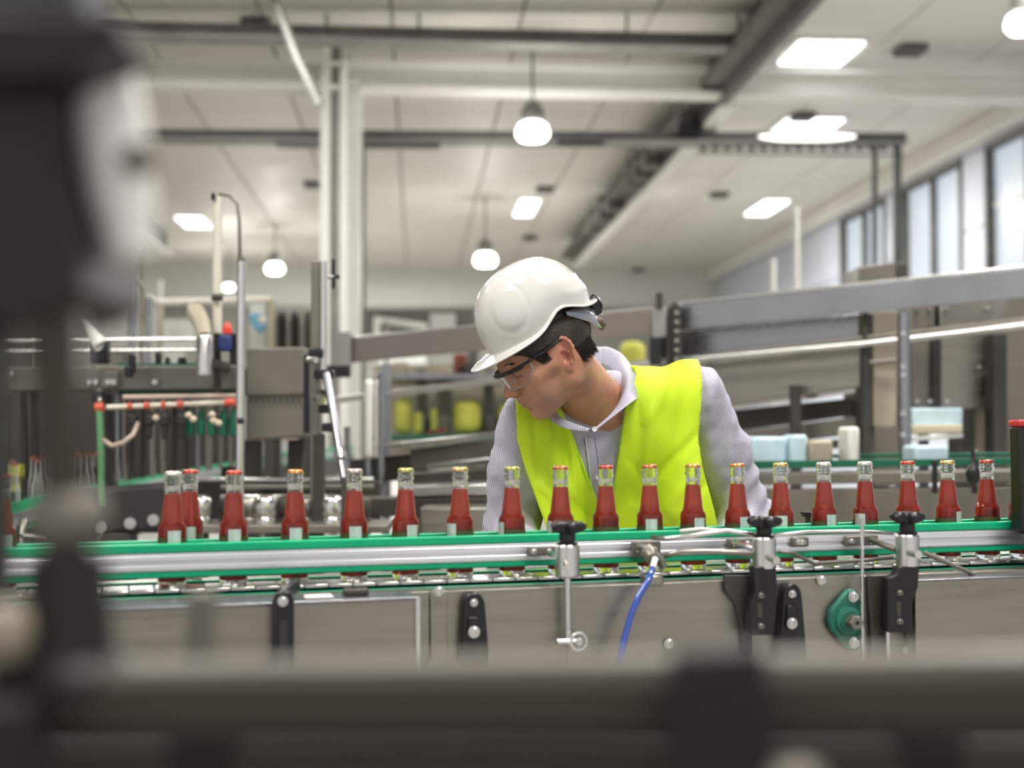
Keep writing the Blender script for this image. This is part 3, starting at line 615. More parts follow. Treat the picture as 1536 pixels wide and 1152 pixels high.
for k in range(6): tb([(1012, 470+14*k, 6.24), (1018, 470+14*k, 6.24)], 0.009, 'clamp_screw', STEELW, inc, 8)
slab([(505, 498), (526, 498), (526, 552), (505, 552)], 6.95, 0.05, 'junction_plate', GREYP, inc, 0.003)
slab([(466, 548), (525, 548), (525, 566), (466, 566)], 6.9, 0.05, 'black_clamp', BLACK, inc, 0.004)
# tower cabinet and tube, machine cabinet at right
g = thing('steel_tower', 'beige and dark steel tower box rising above the side rail, before the windows', 'machine', P(1316, 1000, 6.2))
slab([(1289, 470), (1310, 470), (1310, 640), (1289, 640)], 6.15, 0.3, 'dark_side', STEELD, g, 0.004)
slab([(1310, 468), (1345, 465), (1345, 640), (1310, 640)], 6.15, 0.3, 'beige_face', BEIGE, g, 0.004)
slab([(1288, 400), (1345, 392), (1345, 424), (1288, 427)], 6.4, 0.3, 'top_box', STEELW, g, 0.006)
slab([(1345, 394), (1362, 396), (1362, 420), (1345, 422)], 6.4, 0.25, 'top_side_box', STEELD, g, 0.006)
tb([(1291, 545, 6.12), (1345, 541, 6.12)], 0.010, 'cross_rod', STEELW, g)
slab([(1292, 640), (1302, 640), (1302, 740), (1292, 740)], 6.15, 0.05, 'leg', STEELD, g); slab([(1312, 640), (1348, 640), (1348, 730), (1312, 730)], 6.15, 0.15, 'lower_box', STEELW, g, 0.004)
leg_to_floor(1318, 728, 6.25, 0.08, 'leg', STEELD, g)
g = thing('upright_tube', 'grey upright steel tube with bolts standing right of the beige tower', 'post', P(1355, 1100, 5.5))
q = P(1355, 470, 5.5); MB().tube([(q.x, q.y, 0), q], 0.024, 16).build('tube', STEELB, g, smooth=60)
for y in (500, 550, 562, 620, 652): tb([(1355, y, 5.46), (1355, y, 5.50)], 0.011, 'bolt', CHROME, g, 8)
g = thing('filler_cabinet', 'grey steel machine cabinet with dark slot and uprights at the right edge', 'cabinet', P(1440, 1100, 6.3))
slab([(1366, 452), (1402, 448), (1402, 613), (1366, 613)], 6.3, 0.5, 'left_panel', STEELW, g, 0.004)
slab([(1398, 490), (1412, 488), (1412, 612), (1398, 612)], 6.27, 0.1, 'dark_slot', DARK, g, 0.003)
slab([(1410, 447), (1492, 438), (1492, 613), (1410, 613)], 6.3, 0.5, 'main_panel', STEEL, g, 0.004)
slab([(1490, 500), (1511, 500), (1511, 760), (1490, 760)], 6.15, 0.12, 'dark_upright', STEELD, g, 0.004)
slab([(1509, 430), (1700, 420), (1700, 760), (1509, 760)], 6.5, 0.4, 'rear_panel', STEELW, g, 0.004)
slab([(1445, 613), (1462, 613), (1462, 760), (1445, 760)], 6.3, 0.1, 'leg', STEELD, g, 0.003)
slab([(1462, 613), (1490, 613), (1490, 760), (1462, 760)], 6.35, 0.1, 'leg_plate', BEIGE, g, 0.003)
for px in (1453, 1500, 1600): leg_to_floor(px, 755, 6.4, 0.06, 'foot', STEELD, g)
MB().lathe([(0.001, 0.01), (0.022, 0.012), (0.026, 0.0)], axis_m(P(1472, 557, 6.29), (0, -1, 0)), 20).build('round_boss', CHROME, g)
for x in (1376, 1395, 1420, 1482):
    for y in (462, 602): tb([(x, y, 6.26), (x, y, 6.3)], 0.010, 'bolt', CHROME, g, 8)
# low green line with wrapped packs on the right
g = thing('packing_conveyor', 'low green-edged conveyor far right of the man carrying pale packs', 'conveyor', P(1300, 1000, 4.9))
slab([(1095, 712, 5.0), (1560, 706, 4.6), (1560, 722, 4.6), (1095, 728, 5.0)], 0, 0.3, 'frame', STEELW, g, 0.003)
slab([(1095, 692, 4.98), (1560, 686, 4.58), (1560, 697, 4.58), (1095, 704, 4.98)], 0, 0.012, 'green_guide', GREEND, g, 0.002)
slab([(1095, 736, 5.0), (1560, 730, 4.6), (1560, 800, 4.6), (1095, 800, 5.0)], 0, 0.1, 'lower_panel', STEELW, g, 0.003)
slab([(1095, 683, 5.28), (1560, 678, 4.88), (1560, 684, 4.88), (1095, 689, 5.28)], 0, 0.012, 'green_guide', GREEND, g, 0.002)
for px in (1150, 1300, 1450): leg_to_floor(px, 745, 4.95-(px-1095)*.00086+.1, 0.05, 'leg', STEELD, g)
for px in (1120, 1230, 1400, 1460): slab([(px, 690), (px+7, 690), (px+7, 740), (px, 740)], 4.72 - (px-1300)*.0008, 0.02, 'guide_bracket', BLACK, g, 0.002)
for (x0, y0, x1, y1), m, lab in (((1128, 655, 1182, 684), PALEB, 'pale blue wrapped pack beside the sleeve on the low green line'), ((1186, 652, 1212, 686), PALEB, 'smaller pale blue pack behind the thin dark post'),
        ((1214, 660, 1250, 690), BEIGE, 'brown carton on the low green line next to the pale blue packs'), ((1272, 640, 1290, 668), PAPER, 'cream box hung beside the beige tower foot'), ((1372, 668, 1424, 690), PALEB, 'pale pack between the grey tube and the cabinet leg')):
    z0 = y1 + 0; D_ = 5.12 - (x0-1095)*.0009
    o = slab([(x0, y0), (x1, y0), (x1, 700), (x0, 700)] if y1 > 660 else [(x0, y0), (x1, y0), (x1, 690), (x0, 690)], D_, 0.16, 'wrapped_pack' if m is PALEB else 'carton', m, None, 0.012)
    tag(o, lab, 'pack' if m is PALEB else 'box')
g = thing('overhead_chute', 'cream and silver chute under the grey cabinet', 'chute', P(1410, 660, 6.2))
slab([(1368, 612), (1445, 612), (1445, 640), (1368, 640)], 6.2, 0.2, 'bright_chute', PALEB, g, 0.01)
slab([(1368, 636), (1445, 636), (1445, 650), (1368, 652)], 6.1, 0.2, 'cream_band', mat('cream', (0.55, 0.52, 0.38), .5), g, 0.01)
slab([(1368, 656), (1445, 650), (1445, 656), (1368, 662)], 6.0, 0.02, 'rail', CHROME, g, 0.002)
for px in (1385, 1430): leg_to_floor(px, 650, 6.3, 0.04, 'leg', STEELD, g)
g = thing('black_lever_knob', 'small black pear-shaped knob hanging by the cabinet leg', 'knob', P(1460, 690, 4.3))
MB().lathe([(0.004, -0.06), (0.018, -0.045), (0.024, -0.02), (0.016, 0.0), (0.006, 0.01), (0.006, 0.05)], Matrix.Translation(P(1460, 700, 4.3)), 20).build('knob_ball', BLACK, g, smooth=60)
tb([(1460, 682, 4.3), (1466, 676, 4.7)], 0.006, 'knob_stem', STEELD, g)
o = MB().tube([P(1212, 775, 2.95), P(1212, 768, 2.95)], [0.012, 0.018], 12).build('black_round_knob', BLACK); tag(o, 'black knob peeping over the guide rail beside the sleeve', 'knob')
MB().tube([P(1212, 775, 2.95), Vector((P(1212, 775, 2.95).x, P(1212, 775, 2.95).y, 0))], 0.006, 8).build('knob_stem', STEELD, o)

# ================================================================ MIDDLE, between the slanting tube and the man
g = thing('outfeed_conveyor', 'low silver conveyor with shelf plates left of the man', 'conveyor', P(680, 1000, 5.2))
slab([(560, 668, 6.0), (770, 645, 5.4), (770, 652, 5.4), (560, 676, 6.0)], 0, 0.05, 'top_rail', CHROME, g, 0.003)
slab([(615, 672, 5.9), (770, 656, 5.4), (770, 690, 5.4), (615, 706, 5.9)], 0, 0.3, 'side_panel', STEELW, g, 0.004)
slab([(520, 690, 6.2), (615, 680, 5.9), (615, 720, 5.9), (520, 726, 6.2)], 0, 0.3, 'side_panel', STEELD, g, 0.004)
slab([(640, 697, 5.7), (770, 682, 5.3), (770, 690, 5.3), (640, 705, 5.7)], 0, 0.15, 'shelf_edge', CHROME, g, 0.004)
slab([(600, 712, 5.5), (780, 700, 5.2), (780, 722, 5.2), (600, 730, 5.5)], 0, 0.3, 'dark_panel', STEELD, g, 0.004)
slab([(600, 731, 5.1), (790, 722, 4.9), (790, 741, 4.9), (600, 745, 5.1)], 0, 0.5, 'tray_plate', CHROME, g, 0.006)
slab([(520, 748, 5.2), (790, 745, 4.9), (790, 775, 4.9), (520, 775, 5.2)], 0, 0.2, 'dark_beam', STEELD, g, 0.006)
slab([(630, 762, 4.8), (800, 760, 4.7), (800, 820, 4.7), (630, 820, 4.8)], 0, 0.3, 'pale_lower_panel', STEEL, g, 0.006)
for px in (545, 650, 740): leg_to_floor(px, 770, 5.15, 0.05, 'leg', STEELD, g)
for px, y0, y1 in ((552, 690, 775), (572, 560, 775), (521, 640, 800)): tb([(px, y0, 5.6), (px, y1, 5.6)], 0.013, 'upright_rod', STEELB, g)
for px in (553, 566):
    o = thing('white_roller', 'white upright roller, the ' + ('nearer to the white column' if px == 553 else 'one next to the grey post') + ' of a pair', 'roller', P(px, 690, 6.0))
    MB().lathe([(0.008, 0), (0.0165, 0.004), (0.0185, 0.02), (0.0185, 0.31), (0.0165, 0.33), (0.006, 0.335)], Matrix.Translation(P(px+3*(px-553)/13, 688, 6.0)), 20).build('roller_sleeve', WHITE, o, smooth=60)
    tb([(px+3*(px-553)/13, 690, 6.0), (px+3*(px-553)/13, 735, 6.0)], 0.008, 'axle', STEEL, o, 8)
for x0, y0, x1, y1, lab in ((592, 598, 618, 651, 'yellow sack behind the rising handrail, next to the grey post'), (620, 618, 634, 651, 'small yellow bundle beside the yellow sack'), (646, 612, 656, 651, 'narrow yellow strip bag between the grey pillars'),
        (680, 600, 722, 651, 'rounded yellow-green sack under the hard hat brim'), (748, 606, 766, 651, 'yellow sack half behind the man\'s shoulder'), (930, 512, 968, 559, 'yellow-green bundle behind the collar under the side rail')):
    c0 = P((x0+x1)/2, (y0+y1)/2, 11.0); w = (x1-x0)/F*11/2; h = (y1-y0)/F*11/2
    o = MB().lathe([(0.0001, -h)] + [(w*(1-abs(math.sin(a))**5)**0.35*0.98+0.002, h*math.sin(a)) for a in np.linspace(-1.3, 1.3, 10)] + [(0.0001, h)], Matrix.Translation(c0), 20).build('yellow_sack', SACKY, smooth=80)
    tag(o, lab, 'sack')
g = thing('sack_rack', 'dull grey rack of pillars and shelves far behind the rising handrail', 'rack', P(660, 1000, 11.5))
for px, w in ((632, 14), (666, 20), (733, 16), (840, 20), (960, 16)):
    slab([(px-w/2, 550), (px+w/2, 550), (px+w/2, 700), (px-w/2, 700)], 11.3, 0.12, 'pillar', STEELW if w < 20 else BEIGE, g, 0.01)
for y in (560, 652): slab([(560, y), (1000, y), (1000, y+9), (560, y+9)], 10.7, 1.6, 'shelf', GREEND if y == 652 else STEELB, g, 0.01)
for px in (632, 960): leg_to_floor(px, 700, 11.5, 0.12, 'leg', STEELD, g)
slab([(560, 548), (1000, 540), (1000, 700), (560, 700)], 12.5, 0.05, 'rear_sheet', BEIGE, g)
for k, (px, w, h, m) in enumerate(((600, 26, 18, BEIGE), (645, 14, 22, BLUE), (700, 30, 16, STEELD), (712, 24, 26, DARK), (690, 20, 30, RUST), (755, 22, 26, STEELD), (880, 26, 20, BEIGE))):
    y = 650 if k % 2 else 560
    o = slab([(px-w/2, y-h), (px+w/2, y-h), (px+w/2, y), (px-w/2, y)], 11.9, 0.2, 'stored_bin', m, None, 0.02)
    tag(o, ['beige bin over the yellow sack', 'slim blue bin on the lower shelf of the far rack', 'dark flat bin under the hard hat brim', 'black bin behind the rounded sack', 'rust coloured bin at the top of the far rack', 'dark bin beside the nose on the far rack', 'beige bin behind the neck'][k], 'bin')
o = slab([(640, 646, 6.3), (668, 642, 6.2), (668, 648, 6.2), (640, 652, 6.3)], 0, 0.1, 'red_brown_strap', RUST); tag(o, 'red-brown flat strip lying on the far silver conveyor', 'strip')
g = thing('far_gangway', 'dark opening with pale lit beam above the rising rail, left of the hard hat', 'gangway', P(620, 500, 24))
slab([(537, 463), (712, 463), (712, 520), (537, 520)], 25, 0.3, 'dark_opening', GREYD, g)
slab([(560, 474, 20), (640, 485, 20), (640, 494, 20), (562, 482, 20)], 0, 0.2, 'pale_beam', WHITE, g, 0.02)
tb([(565, 480, 20), (565, 560, 20)], 0.05, 'rail_post', WHITE, g); tb([(580, 482, 20), (580, 560, 20)], 0.03, 'rail_post', GREYP, g)
slab([(645, 470), (682, 470), (682, 500), (645, 500)], 22, 0.2, 'pale_panel', WALLE, g)
for px in (540, 710): leg_to_floor(px, 520, 25, 0.2, 'support', GREYD, g)

# ================================================================ LEFT LINE
g = thing('chrome_guide_post', 'tall shiny steel tube standing before the orange clamp pipe', 'post', P(362, 1100, 4.4))
q = P(362, 392, 4.4); MB().tube([(q.x, q.y, 0), q], 0.0135, 20).build('tube', CHROME, g, smooth=60)
MB().tube([q, q+Vector((0, 0, 0.012))], [0.0135, 0.009], 20).build('end_cap', STEELD, g); tb([(357, 631, 4.37), (366, 631, 4.37)], 0.010, 'black_plug', BLACK, g)
g = thing('clamp_post', 'thick bright upright tube with clamps left of the white column', 'post', P(482, 1100, 4.6))
q = P(485, 392, 4.6); q2 = P(485, 566, 4.6); MB().tube([q2, q], 0.012, 16).build('bright_tube', CHROME, g, smooth=60)
MB().box((q.x-0.040, q.y, q2.z-.4), (q.x-0.012, q.y+0.03, q.z)).build('side_profile', STEELW, g, bevel=0.003)
leg_to_floor(478, 650, 4.62, 0.04, 'leg', STEELD, g)
for y, w, x in ((528, 22, 462), (560, 30, 470), (590, 16, 472), (612, 26, 478), (640, 24, 482)):
    slab([(x, y-6), (x+w, y-6), (x+w, y+8), (x, y+8)], 4.56, 0.05, 'black_clamp', BLACK, g, 0.006)
slab([(455, 532), (463, 532), (463, 650), (455, 650)], 4.6, 0.04, 'black_strip', BLACK, g, 0.003)
tb([(462, 540, 4.55), (474, 540, 4.5)], 0.010, 'clamp_screw', CHROME, g); tb([(476, 596, 4.55), (482, 600, 4.5)], 0.016, 'round_nut', CHROME, g)
g = thing('slanting_tube', 'shiny tube slanting down to the low conveyor, behind the pinkish-capped bottle', 'tube', P(517, 720, 4.3))
tb([(489, 562, 4.5), (502, 630, 4.4), (517, 722, 4.3)], 0.0125, 'tube', STEELB, g, 16); tb([(509, 676, 4.34), (511, 688, 4.33)], 0.018, 'collar', CHROME, g, 14)
leg_to_floor(520, 715, 4.3, 0.03, 'foot_post', STEELD, g)
g = thing('black_handle_clamp', 'black cross-shaped handle clamp before the white column', 'clamp', P(500, 430, 4.7))
tb([(500, 389, 4.7), (500, 433, 4.7)], 0.007, 'handle', BLACK, g); tb([(491, 415, 4.7), (510, 415, 4.7)], 0.007, 'cross_bar', BLACK, g)
MB().tube([P(485, 415, 4.62), P(500, 415, 4.7)], 0.006, 8).build('mount', STEEL, g)
# machine frame
g = thing('rinser_machine', 'stainless bottle rinser with long beam, tube rails and valve pipe on the left', 'machine', P(200, 1100, 5.2))
slab([(-30, 550), (358, 548), (358, 584), (-30, 586)], 5.2, 0.35, 'main_beam', STEELW, g, 0.006)
slab([(150, 556), (176, 556), (176, 582), (150, 582)], 5.17, 0.03, 'beam_joint', STEELW, g, 0.004)
slab([(175, 545), (358, 543), (358, 550), (175, 552)], 5.25, 0.02, 'green_edge', GREEND, g, 0.002)
slab([(176, 584), (358, 583), (358, 590), (176, 592)], 5.3, 0.3, 'dark_green_beam', GREEND, g, 0.002)  # thin dark green strip under the main beam
for y0, y1 in ((509, 509), (525, 525)): tb([(-40, y0+2, 5.1), (300, y1, 5.1)], 0.008 if y0 < 515 else 0.006, 'tube_rail', CHROME, g)
for px in (52, 140, 212, 300): tb([(px, 505, 5.12), (px, 555, 5.12)], 0.007, 'rail_post', STEEL, g, 8)
for px, y0, y1, w in ((197, 530, 560, 10), (236, 528, 545, 9), (250, 535, 545, 7), (272, 535, 545, 12), (192, 548, 566, 12)): slab([(px-w/2, y0), (px+w/2, y0), (px+w/2, y1), (px-w/2, y1)], 5.08, 0.03, 'black_bracket_piece', BLACK, g, 0.006)
slab([(133, 508), (160, 508), (160, 545), (133, 545)], 5.0, 0.06, 'black_holder', BLACK, g, 0.01)
slab([(137, 586), (153, 586), (153, 605), (137, 605)], 5.0, 0.05, 'black_holder', BLACK, g, 0.005)
for px in (15, 133, 143, 162, 170, 232): tb([(px, 573 if px > 20 else 560, 5.16), (px, 573 if px > 20 else 560, 5.2)], 0.010, 'bolt', CHROME, g, 8)
MB().lathe([(0.001, 0.0), (0.018, 0.002), (0.020, 0.015), (0.014, 0.03)], axis_m(P(146, 519, 4.98), (0, 1, 0)), 16).build('round_lens', CHROME, g)
# uprights and inner rods below the beam
xs_ = [(4, 12), (34, 10), (52, 10), (163, 10), (176, 4), (186, 4), (196, 3), (214, 5), (228, 7), (243, 5), (262, 8), (280, 5), (296, 4), (312, 8), (330, 4), (345, 5)]
for px, w in xs_: slab([(px-w/2, 590), (px+w/2, 590), (px+w/2, 745 - (px*0.13)), (px-w/2, 745 - px*0.13)], 5.45+0.02*(px % 5), 0.03, 'inner_rod', (STEEL, STEELD, STEELB)[px % 3], g, 0.002)
for px in (4, 163, 345): leg_to_floor(px, 700, 5.6, 0.06, 'leg', STEELD, g)
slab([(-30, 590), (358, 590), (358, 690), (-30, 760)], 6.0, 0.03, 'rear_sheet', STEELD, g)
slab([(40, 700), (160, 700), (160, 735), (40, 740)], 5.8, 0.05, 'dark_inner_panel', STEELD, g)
g2 = thing('valve_pipe', 'cream pipe with orange clamps and hanging green valves, left of the shiny tube', 'pipe', P(250, 608, 4.9))
tb([(160, 611, 4.9), (358, 603, 4.95)], 0.0085, 'pipe', mat('cream_pipe', (0.72, 0.66, 0.55), .35), g2)
tb([(185, 596, 5.0), (358, 594, 5.0)], 0.009, 'upper_pipe', mat('rosy_pipe', (0.55, 0.42, 0.36), .35), g2)
for px, w in ((149, 12), (195, 6), (220, 7), (245, 5), (270, 8), (345, 16)):
    y = 611 - (px-160)*0.04; tb([(px-w/2, y, 4.9), (px+w/2, y-.3, 4.9)], 0.016 if w > 10 and px < 200 else 0.0125, 'orange_clamp', ORANGE, g2, 14)
for px in (200, 224, 247, 272):
    v = MB().lathe([(0.004, -0.10), (0.010, -0.095), (0.012, -0.05), (0.020, -0.045), (0.020, -0.02), (0.012, -0.01), (0.010, 0.0)], Matrix.Translation(P(px, 616, 4.92)), 12).build('hanging_valve', DARK, g2)
for px in (286, 302, 318, 335, 350):
    MB().lathe([(0.004, -0.09), (0.014, -0.085), (0.016, -0.03), (0.010, -0.01), (0.010, 0.0)], Matrix.Translation(P(px, 616, 4.98)), 12).build('hanging_valve', GREEND, g2)
for px, y in ((234, 627), (283, 623), (290, 629), (318, 622), (328, 635), (320, 631)): MB().lathe([(0.0001, -0.012), (0.012, -0.006), (0.013, 0.005), (0.0001, 0.013)], Matrix.Translation(P(px, y, 4.85)), 12).build('cream_knob', mat('cream_knob', (0.66, 0.55, 0.42), .4), g2, smooth=70)
tb([(149, 612, 4.9), (152, 690, 4.9), (152, 760, 4.9)], 0.013, 'green_hose', mat('green_hose', (0.12, 0.30, 0.14), .4), g2)
tb([(149, 605, 4.92), (149, 586, 5.1)], 0.010, 'mount', STEEL, g2)
tb([(207, 635, 4.85), (200, 652, 4.8), (185, 664, 4.8), (168, 669, 4.8), (155, 660, 4.85)], 0.008, 'curved_hose', mat('pale_hose', (0.50, 0.40, 0.32), .35), g2, 10, 180)
o = MB().lathe([(0.0001, 0), (0.0045, 0.004), (0.026, 0.128), (0.028, 0.138), (0.025, 0.142), (0.0001, 0.143)], axis_m(P(117, 466, 4.95), (P(150, 517, 4.95)-P(117, 466, 4.95))), 24).build('white_cone', WHITE, None, smooth=50, org=P(150, 517, 4.95)); tag(o, 'white slender cone leaning on its black holder above the tube rails', 'cone')
g = thing('hooked_pole', 'tall cream pole with a hooked tube at its top and a blue drive below', 'pole', P(326, 560, 5.0))
tb([(326, 296, 5.0), (326, 500, 5.0)], 0.0165, 'pole', mat('cream_paint', (0.68, 0.65, 0.55), .4), g, 16); tb([(320, 290, 4.98), (320, 300, 4.98)], 0.008, 'top_pin', BLACK, g)
tb([(328, 291, 5.0), (345, 294, 5.0), (356, 306, 5.0), (359, 330, 5.0), (360, 395, 5.0)], 0.006, 'hook_tube', STEELW, g, 8, 180)
tb([(318, 446, 4.97), (334, 446, 4.97)], 0.012, 'collar', STEELD, g)
tb([(326, 500, 5.0), (326, 590, 5.05)], 0.014, 'lower_rod', STEELD, g)
slab([(327, 502), (345, 502), (345, 526), (327, 526)], 4.9, 0.06, 'blue_motor', BLUE, g, 0.008)
MB().lathe([(0.0001, 0), (0.016, 0.003), (0.018, 0.02), (0.008, 0.04), (0.0001, 0.045)], Matrix.Translation(P(341, 502, 4.92)), 14).build('red_knob', mat('red_knob_plastic', (0.7, 0.06, 0.03), .35), g)
slab([(344, 500), (356, 500), (356, 545), (344, 545)], 4.95, 0.05, 'black_plate', BLACK, g, 0.005)
g = thing('sleeve_cylinder', 'steel sleeve with flared curved top hanging before the rinser beam', 'cylinder', P(308, 565, 4.85))
q = P(306, 563, 4.85); h = (563-505)/F*4.85
MB().lathe([(0.018, 0), (0.026, 0.002), (0.027, h), (0.024, h+0.004)], Matrix.Translation(q), 24).build('sleeve', CHROME, g, smooth=50)
tb([(306, 506, 4.86), (302, 485, 4.9), (292, 466, 5.0), (288, 460, 5.0)], [0.026, 0.03, 0.034, 0.034], 'flared_elbow', BEIGE, g, 16, 60)
MB().box((q.x-0.02, q.y+0.02, q.z+0.03), (q.x+0.02, 5.25, q.z+0.06)).build('mount', STEELD, g)
g = thing('control_cabinet', 'plain grey-brown steel cabinet between the shiny tube and clamp post', 'cabinet', P(413, 1100, 5.2))
slab([(369, 522), (457, 520), (457, 655), (369, 660)], 5.1, 0.5, 'door', STEELW, g, 0.006); slab([(372, 592), (455, 590), (455, 594), (372, 596)], 5.09, 0.01, 'door_seam', STEELD, g)
for x in range(376, 455, 9): tb([(x, 601, 5.08), (x, 601, 5.1)], 0.005, 'rivet', STEELD, g, 6)
for px in (380, 445): leg_to_floor(px, 660, 5.4, 0.06, 'leg', STEELD, g)
g = thing('ribbed_silo', 'dark ribbed housing behind the cabinet, left of the clamp post', 'housing', P(435, 500, 9))
for k in range(6): slab([(407+k*10, 466), (416+k*10, 466), (416+k*10, 530), (407+k*10, 530)], 9.0+0.05*(k % 2), 0.2, 'rib_panel', STEELD if k % 2 else STEELW, g, 0.02)
for px in (410, 460): leg_to_floor(px, 528, 9.1, 0.1, 'leg', STEELD, g)
g = thing('guard_frame', 'pale tube guard frame with posts and top rail beyond the rinser', 'frame', P(300, 1000, 8))
tb([(197, 415, 8), (197, 560, 8)], 0.022, 'post', STEELB, g); tb([(197, 417, 8), (212, 432, 8.4), (212, 560, 8.4)], 0.016, 'bent_post', BEIGE, g)
tb([(222, 446, 8), (222, 560, 8)], 0.02, 'post', STEELB, g); tb([(222, 446, 8), (235, 454, 8.5), (405, 449, 9)], 0.022, 'top_rail', mat('cream_paint', (0.68, 0.65, 0.55), .4), g)
tb([(405, 449, 9), (405, 540, 9)], 0.03, 'post', BEIGE, g); tb([(241, 456, 9), (241, 540, 9)], 0.02, 'post', BEIGE, g)
slab([(375, 455), (402, 455), (402, 530), (375, 530)], 9.2, 0.05, 'back_panel', WALLE, g)
leg_to_floor(197, 560, 8, 0.05, 'leg', STEELD, g); leg_to_floor(405, 540, 9, 0.07, 'leg', STEELD, g)
tb([(213, 370, 9), (211, 420, 9)], 0.012, 'aerial_rod', STEELW, g)
g = thing('blue_bag', 'blue and teal folded sheet hanging beyond the shiny tube', 'bag', P(385, 490, 8.8))
slab([(371, 470, 8.8), (398, 470, 8.8), (400, 486, 8.7), (392, 500, 8.75), (378, 492, 8.8)], 0, 0.05, 'folded_sheet', mat('blue_sheet', (0.12, 0.32, 0.45), .5), g, 0.02)
MB().lathe([(0.0001, -0.03), (0.02, -0.015), (0.02, 0.015), (0.0001, 0.03)], Matrix.Translation(P(393, 480, 8.65)), 10).build('cream_knob', mat('cream_knob', (0.66, 0.55, 0.42), .4), g, smooth=60)
o = slab([(131, 419), (240, 419), (240, 520), (131, 520)], 30, 0.2, 'service_cabin', WALLE); tag(o, 'pale far partition wall panel left of the guard frame', 'partition')
o2 = slab([(243, 480), (288, 480), (288, 520), (243, 520)], 20, 0.2, 'far_cabinet', WHITE, o); 
for a in (250, 262, 276): slab([(a, 478), (a+8, 478), (a+8, 520), (a, 520)], 19.9, 0.03, 'door_leaf', WALLE, o)
o = MB().bar(P(18, 712, 5.3), P(18, 738, 5.3), 0.05, 0.05, up=(0, 1, 0)).build('yellow_block', YELLOW, None, bevel=0.004); o2 = tag(o, 'bright yellow block between the left machine uprights', 'block')
slab([(8, 697), (29, 697), (29, 716), (8, 716)], 5.25, 0.06, 'yellow_plate', YELLOW, o, 0.004)
# curved bottle line on the left
feed = thing('feed_conveyor', 'green-railed conveyor curving from the left edge back towards the column', 'conveyor', P(240, 1100, 7))
FP = [(-60, 792, 4.3), (60, 765, 5.0), (150, 742, 5.9), (240, 722, 7.2), (340, 703, 9.2), (430, 690, 11.5), (520, 678, 14.5)]
def fpt(t):
    t = max(0, min(len(FP)-1.0001, t)); i = int(t); f = t-i; a, b = P(*FP[i]), P(*FP[i+1])
    p0 = P(*FP[max(0, i-1)]); p3 = P(*FP[min(len(FP)-1, i+2)])
    return 0.5*((2*a) + (-p0 + b)*f + (2*p0 - 5*a + 4*b - p3)*f*f + (-p0 + 3*a - 3*b + p3)*f**3)
def fside(t, off, dz=0):
    d = fpt(min(t+0.05, 5.99)) - fpt(max(t-0.05, 0)); d.z = 0; d.normalize(); n_ = Vector((-d.y, d.x, 0)); return fpt(t) + n_*off + Vector((0, 0, dz))
TS = np.linspace(0, 5.98, 36)
def ribbon(off, z0, z1, th, name, m):
    b = MB()
    for t in TS:
        b.addv([fside(t, off, z0), fside(t, off+th, z0), fside(t, off+th, z1), fside(t, off, z1)])
    for i in range(len(TS)-1):
        for k in range(4): k2 = (k+1) % 4; b.f.append((i*4+k, (i+1)*4+k, (i+1)*4+k2, i*4+k2))
    b.f += [(0, 1, 2, 3), tuple(len(b.v)-4+k for k in (3, 2, 1, 0))]
    return b.build(name, m, feed, smooth=0)
ribbon(-0.06, -0.03, -0.006, 0.34, 'belt', STEELD)
ribbon(-0.085, 0.03, 0.062, 0.012, 'front_green_guide', GREEN); ribbon(-0.095, -0.01, 0.03, 0.012, 'front_guide_profile', ALU); ribbon(-0.085, -0.03, -0.012, 0.014, 'lower_green_guide', GREEN)
ribbon(0.28, 0.03, 0.06, 0.012, 'rear_green_guide', GREEN); ribbon(0.28, -0.03, 0.03, 0.015, 'rear_guide_profile', GREEND)
ribbon(-0.075, -0.20, -0.035, 0.02, 'side_sheet', STEELD)
for t in (0.4, 1.5, 2.3, 3.1):
    q = fside(t, -0.11, -0.02); MB().tube([q + Vector((0, 0.02, 0.02)), q + Vector((0, -0.02, -0.02)), q + Vector((-0.0, -0.03, -0.10)), q + Vector((-0.04, -0.02, -0.2))], 0.014, 10).build('curved_bracket', STEEL, feed, smooth=60)
    MB().tube([q + Vector((0, -0.03, -0.02)), q + Vector((0.09, -0.05, -0.025))], 0.007, 8).build('bracket_pin', CHROME, feed)
for t in (0.5, 1.6, 2.6, 3.6, 4.6, 5.6): q = fside(t, 0.1, -0.1); MB().box((q.x-0.03, q.y-0.03, 0), (q.x+0.03, q.y+0.03, q.z)).build('leg', STEELD, feed)
# empty bottles on it, in three lanes
eb = thing('empty_bottle', 'empty clear glass bottle with reddish cap on the curving green-railed conveyor', 'bottle', (0, 0, 0), 'empty bottles on the curving conveyor'); ORG[eb.name] = Vector((0, 0, 0))
THINW = bpy.data.materials.new('thin_clear_glass'); THINW.use_nodes = True; nt = THINW.node_tree; b_ = nt.nodes['Principled BSDF']; b_.inputs['Roughness'].default_value = 0.08; b_.inputs['Base Color'].default_value = (0.8, 0.84, 0.8, 1)
tp = nd(nt, 'ShaderNodeBsdfTransparent'); mx_ = nd(nt, 'ShaderNodeMixShader'); lw_ = nd(nt, 'ShaderNodeLayerWeight'); lw_.inputs[0].default_value = 0.45
nt.links.new(lw_.outputs['Facing'], mx_.inputs[0]); nt.links.new(tp.outputs[0], mx_.inputs[1]); nt.links.new(b_.outputs[0], mx_.inputs[2]); nt.links.new(mx_.outputs[0], nt.nodes['Material Output'].inputs[0])
MB().lathe([(0.0001, 0), (0.020, 0), (0.022, 0.004), (0.022, 0.092), (0.017, 0.101), (0.0125, 0.142), (0.012, 0.158), (0.014, 0.163), (0.012, 0.168), (0.012, 0.172)], n=14, caps=False).build('glass_body', THINW, eb, smooth=60)
